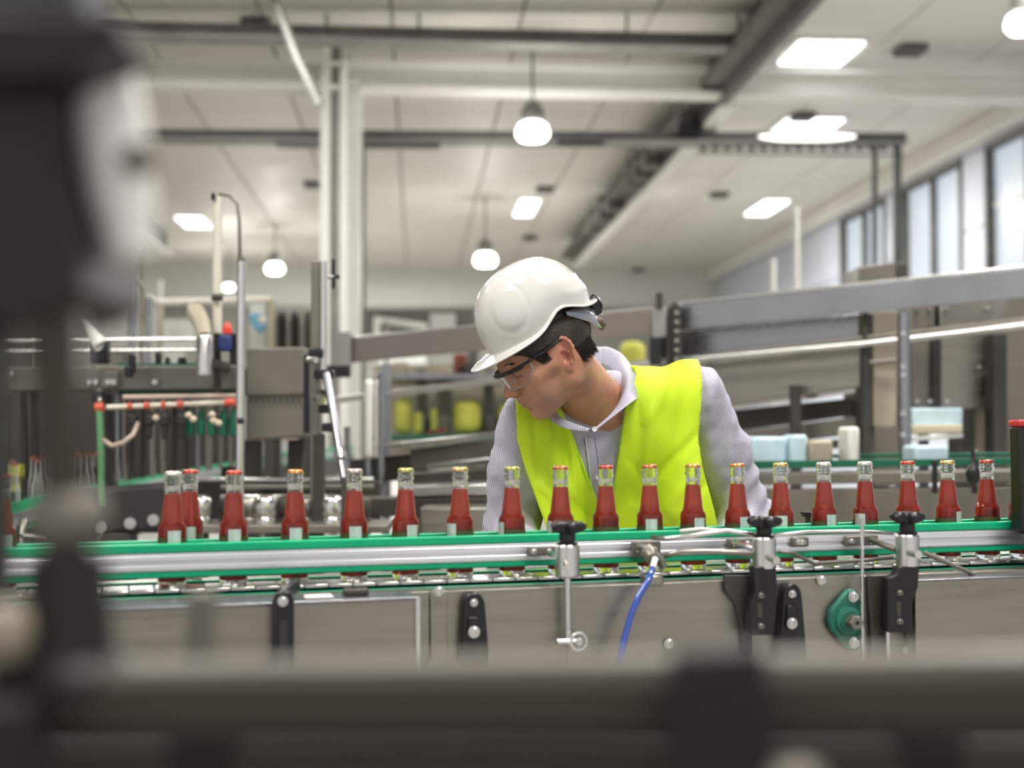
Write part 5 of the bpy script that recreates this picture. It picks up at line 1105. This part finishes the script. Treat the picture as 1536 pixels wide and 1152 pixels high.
# neck opening: remove what is above a tilted disc at the collar
nX, nY, nZ = g.x[:, None, None], g.y[None, :, None], g.z[None, None, :]
tx = (nX-N0.x)*tR.x + (nY-N0.y)*tR.y + (nZ-N0.z)*tR.z; ty = (nX-N0.x)*tB.x + (nY-N0.y)*tB.y + (nZ-N0.z)*tB.z; tz = (nX-N0.x)*tU.x + (nY-N0.y)*tU.y + (nZ-N0.z)*tU.z
g.f += 0.0028*noise3(tx*1.0, ty, tz*1.6, 55, 2) + 0.0012*noise3(tx, ty, tz, 130, 4)
V, Q = g.mesh()
shirt = np_mesh('shirt', V, Q, SHIRT, man, attrs={'stripe': lambda V: w2t(V)[:, 0]}, relax=1)
for sh, el, wr, sg in ((shL, elL, wrL, 1), (shR, elR, wrR, -1)):
    lo = np.min(np.array([sh, el, wr]), 0) - 0.09; hi = np.max(np.array([sh, el, wr]), 0) + 0.09
    g = Fld(axis((lo[0], hi[0], 0.0042)), axis((lo[1], hi[1], 0.0048)), axis((lo[2], hi[2], 0.0042)))
    s2 = sh + (el-sh)*0.45; out_ = Vector((sg*0.008, 0, 0))
    g.op(fell(sh, (0.068, 0.072, 0.070)), sh, 0.07, 0.03); g.op(fcap(sh, s2+out_, 0.068, 0.070), (sh+s2)/2, 0.2, 0.03); g.op(fcap(s2+out_, el + out_, 0.068, 0.061), (s2+el)/2, 0.2, 0.02); g.op(fcap(el+out_, wr, 0.059, 0.038), (el+wr)/2, 0.2, 0.03)
    X, Y, Z = g.x[:, None, None], g.y[None, :, None], g.z[None, None, :]
    ad = (el-sh).normalized(); al = (X-sh.x)*ad.x + (Y-sh.y)*ad.y + (Z-sh.z)*ad.z; rr_ = (X-sh.x)*sg
    g.f += 0.0048*np.sin(al*95 + rr_*28 + 6*(Y-sh.y) + 1.5*np.sin(al*23))*np.clip((al-0.03)/0.15, 0, 1)*np.clip(noise3(X, Y, Z, 30, 11)*1.5+0.5, 0, 1) + 0.003*noise3(X, Y, Z, 90, 6) + 0.003*np.sin(rr_*120+al*8)*np.clip(1-al/0.3, 0, 1)
    V, Q = g.mesh(); sdv = np.array(ad); ref = np.array([1.0, 0, 0]); ref -= sdv*ref.dot(sdv); ref /= np.linalg.norm(ref)
    np_mesh('sleeve', V, Q, SHIRT, shirt, attrs={'stripe': lambda V: (V-np.array(sh)) @ ref}, relax=1)
# collar: closed loop, fall folded outward
def loft(rows, name, m, parent, thick=0.0016, attrs_scale=1.0, closed=False):
    b = MB(); n = len(rows[0]); 
    for r_ in rows: b.addv(r_)
    for i in range(len(rows)-1):
        for j in range(n if closed else n-1): j2 = (j+1) % n; b.f.append((i*n+j, i*n+j2, (i+1)*n+j2, (i+1)*n+j))
    o = b.build(name, m, parent, smooth=180)
    a = o.data.attributes.new('stripe', 'FLOAT', 'POINT'); L = [0.0]
    for j in range(1, n): L.append(L[-1] + (Vector(rows[0][j])-Vector(rows[0][j-1])).length)
    a.data.foreach_set('value', np.array(L*len(rows), np.float32))
    s_ = o.modifiers.new('s', 'SOLIDIFY'); s_.thickness = thick; s_.offset = 0; ss_ = o.modifiers.new('ss', 'SUBSURF'); ss_.levels = 1; ss_.render_levels = 2
    return o
def crv(pts, n):
    pts = [Vector(p) for p in pts]; out = []; N = len(pts)-1
    for k in range(n):
        t = k/(n-1)*N; i = min(int(t), N-1); f = t-i; p0, p1, p2, p3 = pts[max(i-1, 0)], pts[i], pts[i+1], pts[min(i+2, N)]
        out.append(0.5*((2*p1) + (-p0+p2)*f + (2*p0-5*p1+4*p2-p3)*f*f + (-p0+3*p1-3*p2+p3)*f**3))
    return out
# right-hand (camera right) and left half, from back centre to front button
backT, backS = PM(904, 513, 2.90), PM(905, 548, 2.90)
Rt = crv([backT, PM(925, 521, 2.88), PM(937, 545, 2.82), PM(940, 572, 2.74), PM(922, 612, 2.685), PM(889, 644, 2.655)], 16)
Ro = crv([PM(915, 540, 2.935), PM(948, 556, 2.90), PM(960, 578, 2.85), PM(956, 598, 2.77), PM(949, 602, 2.665), PM(893, 646, 2.650)], 16)
Rm_ = [(a+b_)/2 + Vector((0.004, -0.002, 0.003)) for a, b_ in zip(Rt, Ro)]
Ri = crv([PM(903, 548, 2.89), PM(918, 556, 2.87), PM(928, 578, 2.81), PM(930, 600, 2.75), PM(914, 628, 2.70), PM(889, 650, 2.665)], 16)
collar = loft([Ro, Rm_, Rt, Ri], 'collar', SHIRT, shirt)
Lt = crv([backT + Vector((0.014, 0.001, -0.001)), PM(880, 518, 2.90), PM(845, 545, 2.88), PM(820, 590, 2.80), PM(836, 622, 2.70), PM(889, 644, 2.655)], 16)
Lo = crv([PM(913, 545, 2.945), PM(870, 545, 2.94), PM(826, 565, 2.90), PM(806, 605, 2.80), PM(838, 640, 2.675), PM(885, 648, 2.650)], 16)
Li = crv([PM(911, 549, 2.89), PM(885, 550, 2.89), PM(852, 570, 2.87), PM(832, 605, 2.79), PM(845, 630, 2.70), PM(889, 650, 2.665)], 16)
Lm_ = [(a+b_)/2 + Vector((-0.003, -0.002, 0.004)) for a, b_ in zip(Lt, Lo)]
loft([Lo, Lm_, Lt, Li], 'collar', SHIRT, shirt)
# placket and buttons on the shirt front: find the front surface by walking the field
TF_ = Fld(axis((N0.x-0.30, N0.x+0.30, 0.006)), axis((N0.y-0.32, N0.y+0.45, 0.006)), axis((0.95, 1.50, 0.006))); torso_ops(TF_, 0.004)
def front_y(x, z, off=0.0):
    i = int(np.clip(np.searchsorted(TF_.x, x), 0, len(TF_.x)-1)); k = int(np.clip(np.searchsorted(TF_.z, z), 0, len(TF_.z)-1)); col = TF_.f[i, :, k]; w = np.argmax(col < 0)
    if w == 0: return None
    f0, f1 = col[w-1], col[w]; return float(TF_.y[w-1] + (TF_.y[w]-TF_.y[w-1])*f0/(f0-f1)) - off
rows = []
for k in range(12):
    py = 655 + k*22; px = 887 + (py-655)*0.13; c_ = PM(px, py, 2.72); rw_ = []
    for dx in (-0.014, -0.012, 0.012, 0.014):
        y = front_y(c_.x+dx, c_.z, 0.0036 if abs(dx) < 0.013 else 0.001)
        if y is None: y = 3.05
        rw_.append(Vector((c_.x+dx, y, c_.z)))
    rows.append(rw_)
loft(rows, 'placket', SHIRT, shirt, 0.001)
for px, py in ((891, 644), (900, 718), (908, 790)):
    c_ = PM(px, py, 2.66 if py < 700 else 2.70); y = (front_y(c_.x, c_.z, 0.006) or 3.0) if py > 700 else 2.645*KM
    MB().lathe([(0.0001, 0.0), (0.0052, 0.0003), (0.0056, 0.0012), (0.0046, 0.0020), (0.0036, 0.0014), (0.0001, 0.0014)], axis_m(Vector((c_.x, y, c_.z)), (0.1, -1, 0.15)), 18).build('button', mat('pearl_button', (0.75, 0.75, 0.78), .25), shirt)
# ---- vest
def tabx(tab): # px,py at depth -> x as function of z
    q = [PM(px, py, D) for px, py, D in tab]; q.sort(key=lambda p: p.z); return np.array([p.z for p in q]), np.array([p.x for p in q])
g = Fld(axis((N0.x-0.30, N0.x+0.30, 0.0034)), axis((N0.y-0.32, N0.y+0.45, 0.0045)), axis((0.93, 1.48, 0.0034)))
torso_ops(g, 0.016, 0.055)
for sh, q_ in ((shL, PM(1030, 770, 2.83)), (shR, PM(822, 780, 2.79))): g.op(fell(sh, (0.080, 0.084, 0.080)), sh, 0.09, 0.03); g.op(fcap(sh, q_, 0.080, 0.082), (sh+q_)/2, 0.25, 0.03)
X, Y, Z = g.x[:, None, None], g.y[None, :, None], g.z[None, None, :]
tx = (X-N0.x)*tR.x + (Y-N0.y)*tR.y + (Z-N0.z)*tR.z; ty = (X-N0.x)*tB.x + (Y-N0.y)*tB.y + (Z-N0.z)*tB.z; tz = (X-N0.x)*tU.x + (Y-N0.y)*tU.y + (Z-N0.z)*tU.z
fr = np.clip((0.06-ty)/0.06, 0, 1)
g.f += 0.0018*noise3(tx*1.4, ty, tz*0.6, 45, 9)
def crease(x0, y0, x1, y1, amp, w, D=2.76):      # soft fold line on the cloth, positive = valley
    a_, b_ = PM(x0, y0, D), PM(x1, y1, D); dx, dz = b_.x-a_.x, b_.z-a_.z; L = math.hypot(dx, dz)
    t = np.clip(((X-a_.x)*dx + (Z-a_.z)*dz)/L**2, 0, 1); d = ((X-a_.x)*dz - (Z-a_.z)*dx)/L + 0.006*np.sin(t*5+x0)
    e = np.maximum(np.hypot(X-a_.x-t*dx, Z-a_.z-t*dz) - np.abs(d), 0)
    g.f += fr*amp*np.exp(-(d/w)**2)*np.exp(-(e/0.02)**2)*np.maximum(np.sin(np.clip(t*0.9+0.1, 0, 1)*math.pi), 0)**0.5
for q in ((800, 612, 812, 720, .007, .010), (818, 610, 838, 740, -.006, .009), (835, 625, 862, 770, .008, .010), (786, 640, 808, 760, -.005, .008), (850, 650, 880, 790, -.005, .008), (800, 700, 905, 790, .005, .010), (812, 735, 895, 800, -.005, .009),
          (1035, 570, 1000, 720, .005, .013), (1010, 560, 965, 640, -.004, .012), (960, 560, 952, 760, .005, .010), (975, 600, 970, 800, -.004, .011), (1045, 650, 960, 760, .006, .011), (1050, 690, 990, 790, -.005, .010), (1060, 730, 1000, 800, .006, .009), (950, 700, 1020, 800, .004, .010)): crease(*q)
xl = tabx([(772, 560, 2.78), (774, 610, 2.76), (776, 660, 2.74), (787, 700, 2.74), (803, 745, 2.74), (823, 800, 2.74), (825, 850, 2.74)]); xr = tabx([(1049, 540, 2.84), (1049, 600, 2.82), (1047, 660, 2.79), (1052, 700, 2.79), (1064, 745, 2.80), (1078, 800, 2.80), (1090, 840, 2.8)])
XL = np.interp(g.z, xl[0], xl[1])[None, None, :]; XR = np.interp(g.z, xr[0], xr[1])[None, None, :]
g.f = np.maximum(g.f, np.maximum(XL-X, X-XR)*0.9)
vl = tabx([(826, 570, 2.75), (846, 620, 2.72), (858, 645, 2.71), (877, 695, 2.70), (897, 745, 2.70), (918, 800, 2.70), (925, 860, 2.7)]); vr = tabx([(938, 520, 2.86), (943, 560, 2.80), (941, 600, 2.74), (936, 650, 2.71), (930, 700, 2.70), (924, 745, 2.70), (919, 800, 2.70), (926, 860, 2.7)])
VL = np.interp(g.z, vl[0], vl[1])[None, None, :]; VR = np.interp(g.z, vr[0], vr[1])[None, None, :]
vcut = np.maximum(np.maximum(VL-X, X-VR), ty - 0.05)
g.f = np.maximum(g.f, -vcut*0.9)
g.f = np.maximum(g.f, -(np.sqrt((tx)**2 + (ty-0.04)**2) - 0.092) * np.where(tz > -0.08, 1, -1) - np.where(tz > -0.08, 0, 1.0))
V, Q = g.mesh()
VEST = mat('lime_high_visibility_mesh', (0.66, 0.90, 0.02), 0.6, var=0.04, vscale=12, bump=0.2, bscale=260)
vest = np_mesh('vest', V, Q, VEST, man, relax=1, smooth=60)
TRIM = mat('lime_binding', (0.55, 0.86, 0.03), 0.5)
def edgeline(tab, D0, dx):
    pts = []
    for py in range(tab[0], tab[1], 9):
        z = PM(850, py, 2.74).z; x = float(np.interp(z, tab[2][0], tab[2][1])) + dx; y = front_y(x, z, 0.0135)
        if y is not None: pts.append(Vector((x, y, z)))
    return pts
for tb_, dx in (((640, 800, vl), -0.003), ((552, 800, vr), 0.003), ((612, 800, xl), 0.004), ((580, 800, xr), -0.004)):
    e_ = edgeline(tb_, 0, dx)
    if len(e_) > 3: MB().tube(e_, 0.0028, 6).build('vest_binding', TRIM, vest, smooth=180)
# ---- trousers, belt, shoes
NAVY = mat('navy_work_cloth', (0.02, 0.025, 0.05), 0.8)
g = Fld(axis((PEL.x-0.26, PEL.x+0.26, 0.010)), axis((PEL.y-0.35, PEL.y+0.30, 0.010)), axis((0.05, 1.02, 0.012)))
g.op(fell((PEL.x, PEL.y, 0.93), (0.172, 0.128, 0.13)), (PEL.x, PEL.y, 0.93), 0.2, 0.04)
for sg in (-1, 1):
    hp_ = Vector((PEL.x+sg*0.085, PEL.y-0.01, 0.90)); kn = Vector((PEL.x+sg*0.10, PEL.y-0.045, 0.50)); an = Vector((PEL.x+sg*0.12, PEL.y+0.01, 0.11))
    g.op(fcap(hp_, kn, 0.092, 0.068), (hp_+kn)/2, 0.3, 0.04); g.op(fcap(kn, an, 0.068, 0.058), (kn+an)/2, 0.3, 0.03)
V, Q = g.mesh(); np_mesh('trousers', V, Q, NAVY, man, relax=1)
for sg in (-1, 1):
    an = Vector((PEL.x+sg*0.12, PEL.y+0.01, 0.09)); g = Fld(axis((an.x-0.12, an.x+0.12, 0.006)), axis((an.y-0.26, an.y+0.12, 0.006)), axis((-0.012, 0.16, 0.006)))
    g.op(fcap(an + Vector((0, 0.01, -0.045)), an + Vector((sg*0.035, -0.17, -0.055)), 0.045, 0.040), an, 0.25, 0.02); g.op(fcap(an, an+Vector((0, 0, .03)), 0.045, 0.043), an, 0.1, 0.02); g.f = np.maximum(g.f, 0.003 - g.z[None, None, :])
    V, Q = g.mesh(); np_mesh('shoe', V, Q, BLACK, man, relax=1)

# ================================================================ HARD HAT
HELM = mat('glossy_white_helmet_plastic', (0.66, 0.64, 0.615), 0.14, 0, coat=0.5, var=0.03, vscale=20)
HP, HY_ = R(30), R(20)
gF = Vector((-math.cos(HY_)*math.cos(HP), -math.sin(HY_)*math.cos(HP), -math.sin(HP))); gS = Vector((math.sin(HY_), -math.cos(HY_), 0)); gU = gF.cross(gS).normalized()
GO = P(800, 500, 3.05)
def g2w(f, s, u): return GO + gF*f + gS*s + gU*u
GM = Matrix(((gF.x, gS.x, gU.x), (gF.y, gS.y, gU.y), (gF.z, gS.z, gU.z))).to_4x4()
hat = thing('hard_hat', 'glossy white hard hat with dark vent dots on the bending man\'s head', 'helmet', g2w(0, 0, 0.0))
NA = 112; b = MB()
def hatpt(phi, t):
    """phi 0 = front, t 0 = crown, 1 = rim, 1 to 1.3 = brim"""
    c, s = math.cos(phi), math.sin(phi); ap = abs(phi)
    rim = 0.004 + 0.030*math.exp(-((ap-1.75)/0.42)**2) - 0.002*max(0, -c)
    a = 0.124 if c > 0 else 0.128; bb = 0.112; top = 0.148; cf = -0.018
    th = min(t, 1.0)*math.pi/2; e_ = 2.35
    hr = abs(math.sin(th))**(2/e_); vr_ = abs(math.cos(th))**(2/e_)
    rad = 1/((abs(c)/a)**2.15 + (abs(s)/bb)**2.15)**(1/2.15)
    tuck = 1 - 0.045*max(0, (t-0.75)/0.25)**2 if t <= 1 else 0.955
    f = cf + c*rad*hr*tuck; s2 = s*rad*hr*tuck; u = rim + (top-rim)*vr_
    rg = (1/(1+math.exp((abs(s2)-0.034)/0.0022)))*0.0026*min(1, max(0, (0.86-t)/0.12))
    f += rg*c*hr; u += rg*vr_
    for sd in (-1, 1):
        dd = math.hypot((phi - sd*0.86)/0.40, (t-0.66)/0.25); gq = math.exp(-((dd-1)/0.085)**2)*0.0024
        f -= gq*c; s2 -= gq*s
    if c < 0: w = math.exp(-((t-0.90)/0.045)**2)*0.0045*(-c)**1.5; f += w*c; s2 += w*s; u += w*0.8
    if t > 1:
        k = (t-1)/0.3; br = 0.007 + 0.050*max(0, c)**2.4 + 0.010*max(0, -c)**3
        f += c*br*k; s2 += s*br*k*0.9; u -= br*(0.30*k - 0.18*k*k)*(1 if c > 0 else -0.1) + 0.004*k
    return g2w(f, s2, u)
ts = [0.0] + [i/30 for i in range(1, 31)] + [1.04, 1.1, 1.16, 1.22, 1.27, 1.3]
for t in ts: b.addv([hatpt(-math.pi + 2*math.pi*j/NA, max(t, 0.0001)) for j in range(NA)])
for i in range(len(ts)-1):
    for j in range(NA): j2 = (j+1) % NA; b.f.append((i*NA+j, i*NA+j2, (i+1)*NA+j2, (i+1)*NA+j))
sh_ = b.build('shell', HELM, hat, smooth=180); md = sh_.modifiers.new('s', 'SOLIDIFY'); md.thickness = 0.0028; md.offset = -1; md2 = sh_.modifiers.new('ss', 'SUBSURF'); md2.levels = 1; md2.render_levels = 1
MB().tube([hatpt(-math.pi + 2*math.pi*j/NA, 1.3) for j in range(NA)], 0.0019, 8, closed=True).build('rim_edge', HELM, hat, smooth=180)
for phi, t, r_ in ((0.10, 0.70, .0018), (0.62, 0.40, .0015), (0.66, 0.47, .0012), (1.45, 0.20, .0015), (-0.4, 0.42, .0015), (-0.52, 0.5, .0015)):
    p0 = hatpt(phi, t); p1 = hatpt(phi, t+0.035); MB().tube([p0, p1], r_, 8).build('vent_slot', DARK, hat)
def arcband(a0, a1, u0f, w, rad, name, m, n=20, th=0.002, par=None):
    r0, r1, r2 = [], [], []
    for k in range(n):
        a = a0 + (a1-a0)*k/(n-1); c, s = math.cos(a), math.sin(a); u = u0f(k/(n-1)); ww = w(k/(n-1))
        r0.append(g2w(c*rad[0]-0.018, s*rad[1], u+ww/2)); r1.append(g2w(c*(rad[0]+.0008)-0.018, s*(rad[1]+.0008), u)); r2.append(g2w(c*(rad[0]-.002)-0.018, s*(rad[1]-.002), u-ww/2))
    bq = MB()
    for r_ in (r0, r1, r2): bq.addv(r_)
    for i in range(2):
        for j in range(n-1): bq.f.append((i*n+j, i*n+j+1, (i+1)*n+j+1, (i+1)*n+j))
    o = bq.build(name, m, par or hat, smooth=180); q = o.modifiers.new('s', 'SOLIDIFY'); q.thickness = th; q.offset = 0; return o
for sd in (-1, 1):
    arcband(sd*1.85, sd*2.95, lambda k: 0.012 - 0.050*min(1, k*1.3), lambda k: 0.010 + 0.034*math.sin(min(k*1.3, 1)*1.57), (0.124, 0.095), 'silver_strap', mat('silver_strap_plastic', (0.42, 0.45, 0.52), 0.18, 0.5), 24)
arcband(-1.8, 1.8, lambda k: 0.016, lambda k: 0.014, (0.112, 0.092), 'head_band', DARK, 40)
MB().box((-0.010, -0.022, -0.020), (0.010, 0.022, 0.020), Matrix.Translation(g2w(-0.143, 0.012, -0.014)) @ GM).build('ratchet_box', BLACK, hat, bevel=0.004)
MB().lathe([(0.001, 0.0), (0.019, 0.0), (0.021, 0.004), (0.021, 0.010), (0.016, 0.014), (0.001, 0.014)], axis_m(g2w(-0.151, 0.008, -0.012), -gF), 24).build('ratchet_knob', BLACK, hat)
MB().tube([g2w(-0.122, 0.045, -0.040), g2w(-0.134, 0.035, -0.046), g2w(-0.142, 0.022, -0.058), g2w(-0.140, 0.012, -0.066)], [0.006, 0.009, 0.009, 0.005], 12).build('nape_pad', mat('tan_leather', (0.16, 0.115, 0.075), .6, var=.3, vscale=60), hat, smooth=180)

# ================================================================ SAFETY GLASSES
gls = thing('safety_glasses', 'clear safety glasses with black brow frame and temples on the man\'s face', 'glasses', h2w(0.10, 0, 0.03))
LENS = bpy.data.materials.new('clear_lens'); LENS.use_nodes = True; nt = LENS.node_tree; b_ = nt.nodes['Principled BSDF']; b_.inputs['Roughness'].default_value = 0.04; b_.inputs['Base Color'].default_value = (.9, .9, .9, 1)
tp = nd(nt, 'ShaderNodeBsdfTransparent'); mx_ = nd(nt, 'ShaderNodeMixShader'); lw_ = nd(nt, 'ShaderNodeLayerWeight'); lw_.inputs[0].default_value = 0.16; ad_ = nd(nt, 'ShaderNodeMath', operation='ADD'); ad_.inputs[1].default_value = 0.0
nt.links.new(lw_.outputs['Fresnel'], ad_.inputs[0]); nt.links.new(ad_.outputs[0], mx_.inputs[0]); nt.links.new(tp.outputs[0], mx_.inputs[1]); nt.links.new(b_.outputs[0], mx_.inputs[2]); nt.links.new(mx_.outputs[0], nt.nodes['Material Output'].inputs[0])
def gp(a, u, ex_=0.0):      # wrap curve: a angle from front, per side
    return h2w(0.010 + (0.106+ex_)*math.cos(a)**0.8 if math.cos(a) > 0 else 0.01, (0.076+ex_)*math.sin(a), u)
brow = [gp(a, 0.040 - 0.004*abs(a), 0.001) for a in np.linspace(-1.25, 1.25, 30)]
MB().tube(brow, [0.0032]*30, 8).build('brow_frame', BLACK, gls, smooth=180)
MB().tube([p - hU*0.004 for p in brow[3:-3]], 0.0022, 8).build('brow_rim', DARK, gls, smooth=180)
for sd in (-1, 1):
    tmp = [gp(sd*1.25, 0.036, 0.001), h2w(0.030, sd*0.0815, 0.034), h2w(0.010, sd*0.083, 0.034), h2w(-0.008, sd*0.083, 0.035), h2w(-0.026, sd*0.080, 0.030), h2w(-0.036, sd*0.078, 0.018)]
    MB().tube(crv(tmp, 16), [0.0036]*8+[0.0030]*6+[0.0022]*2, 8).build('temple', BLACK, gls, smooth=180)
    rows = []
    for i, k in enumerate(np.linspace(0, 1, 9)):
        rows.append([gp(sd*a, 0.038 - k*(0.040*(1 - 0.50*max(0, (a-0.80)/0.35)**1.3 if a > 0.8 else 1) if a > 0.22 else 0.040*(0.38 + 0.62*(a-0.06)/0.16)), -0.0015*k) for a in np.linspace(0.06, 1.15, 22)])
    lm = MB(); n = 22
    for r_ in rows: lm.addv(r_)
    for i in range(8):
        for j in range(n-1): lm.f.append((i*n+j, i*n+j+1, (i+1)*n+j+1, (i+1)*n+j))
    o = lm.build('lens', LENS, gls, smooth=180); q = o.modifiers.new('s', 'SOLIDIFY'); q.thickness = 0.0018; q.offset = 0
    MB().tube([rows[-1][j] for j in range(0, 22)] + [rows[k][-1] for k in range(7, -1, -1)], 0.0009, 6).build('lens_edge', mat('clear_rim', (0.75, 0.75, 0.75), 0.1, 0.3), gls, smooth=180)
# ================================================================ FOREGROUND MACHINE PARTS, far out of focus
FDK = mat('near_dark_casting', (0.017, 0.0145, 0.0125), 0.5, 0.2, var=0.3, vscale=30); FGR = mat('near_grey_steel', (0.60, 0.58, 0.57), 0.4, 0.2); FBR = mat('near_brown_steel', (0.050, 0.040, 0.032), 0.45, 0.4); FPL = mat('near_dull_plate', (0.17, 0.155, 0.135), .5, .3)
def fslab(pts, D, th, name, m, par=None): return slab(pts, D, th, name, m, par, 0.002)
g = thing('capping_head', 'large dark machine head looming out of focus at the upper left', 'machine', P(90, 1020, 0.62))
fslab([(-140, 90), (78, 90), (88, 250), (118, 400), (125, 440), (60, 470), (-140, 470)], 0.60, 0.10, 'head_body', FDK, g)
fslab([(-140, 20), (175, 25), (180, 60), (60, 110), (-140, 115)], 0.58, 0.05, 'top_flange', FDK, g)
fslab([(-140, -90), (120, -90), (110, 10), (-140, 20)], 0.66, 0.05, 'upper_cover', mat('near_blue_grey', (0.06, 0.06, 0.075), .5), g)
MB().tube([P(150, 85, 0.64), P(162, 180, 0.64), P(180, 290, 0.64), P(195, 385, 0.64)], [0.014, 0.017, 0.0155, 0.011], 20).build('side_cylinder', mat('near_pale_cylinder', (0.8, 0.78, 0.77), .35, .1), g, smooth=60)
MB().lathe([(0.0001, 0.0), (0.007, 0.001), (0.008, 0.008)], axis_m(P(202, 235, 0.618), (0, 1, 0)), 16).build('dark_port', FPL, g)
MB().tube([P(70, 400, 0.62), P(88, 600, 0.62), P(98, 780, 0.62), P(100, 1000, 0.62)], [0.012, 0.0095, 0.0100, 0.0115], 20).build('spindle', FBR, g, smooth=60)
MB().lathe([(0.006, -0.012), (0.015, -0.009), (0.017, 0.0), (0.015, 0.009), (0.006, 0.012)], Matrix.Translation(P(102, 775, 0.62)), 20).build('spindle_collar', FPL, g, smooth=60)
MB().tube([P(102, 830, 0.62), P(102, 1010, 0.62)], [0.017, 0.021], 20).build('lower_sleeve', FDK, g, smooth=60)
MB().lathe([(0.008, 0), (0.026, 0.0), (0.026, 0.012), (0.018, 0.02)], Matrix.Translation(P(102, 1045, 0.62)), 24).build('spindle_foot', FDK, g)
MB().tube([P(105, 430, 0.64), P(110, 560, 0.64)], [0.006, 0.005], 12).build('grey_rod', FGR, g)
q = P(-60, 470, 0.66); MB().box((q.x-0.02, q.y-0.02, 0), (q.x+0.02, q.y+0.02, q.z+0.02)).build('stand_post', FDK, g)
g = thing('near_machine_rail', 'dark horizontal machine rail crossing the bottom of the view, far out of focus', 'rail', P(768, 1300, 0.62))
fslab([(-200, 1035), (1700, 1010), (1700, 1085), (-200, 1098)], 0.60, 0.012, 'dark_rail_face', FBR, g)
fslab([(-200, 1085), (1700, 1072), (1700, 1118), (-200, 1122)], 0.61, 0.012, 'dark_lower_face', FDK, g)
MB().bar(P(-200, 1012, 0.64), P(1700, 985, 0.64), 0.075, 0.006, up=(0, 0.1, 1)).build('painted_lit_top', FPL, g)  # paler colour painted for light along the rail's top edge
fslab([(-200, 1125), (1700, 1120), (1700, 1240), (-200, 1240)], 0.66, 0.01, 'grey_lower_plate', FBR, g)
for px in (300, 1400): q = P(px, 1200, 0.66); MB().box((q.x-0.015, q.y, 0), (q.x+0.015, q.y+0.03, q.z+0.03)).build('support_leg', FDK, g)
g = thing('near_black_block', 'black out-of-focus block rising at the bottom of the view under the blue hose', 'block', P(1085, 1220, 0.57))
fslab([(1015, 985), (1150, 975), (1165, 1180), (1165, 1260), (1005, 1260), (1005, 1100)], 0.575, 0.022, 'block_body', mat('near_black', (0.005, 0.005, 0.005), .6), g)
MB().lathe([(0.001, 0), (0.012, 0.0), (0.014, 0.01), (0.01, 0.02), (0.001, 0.022)], Matrix.Translation(P(1195, 1225, 0.57)), 16).build('pale_stud', FPL, g, smooth=60)
o = MB().lathe([(0.0001, -0.014), (0.010, -0.010), (0.012, 0.0), (0.010, 0.011), (0.0001, 0.014)], Matrix.Translation(P(5, 950, 0.60)), 18).build('near_round_knob', mat('near_beige', (0.30, 0.26, 0.20), .4), None, smooth=80); tag(o, 'pale blurred round knob at the left edge near the bottom', 'knob')
MB().tube([P(5, 970, 0.60), P(5, 1040, 0.60)], 0.006, 10).build('knob_shaft', FDK, o)
o = fslab([(-200, 1080), (25, 1060), (50, 1240), (-200, 1240)], 0.56, 0.03, 'near_corner_block', mat('near_black', (0.012, 0.012, 0.014), .5)); tag(o, 'black blurred block in the bottom corner below the pale knob', 'block')
g = thing('near_sensor_rod', 'pale blurred upright rod in front of the left cover', 'rod', P(310, 1100, 0.9))
MB().tube([P(305, 890, 0.95), P(300, 1010, 0.95), Vector((P(300, 1010, 0.95).x, 0.95, 0.0))], [0.010, 0.013, 0.013], 14).build('rod', FPL, g, smooth=60)
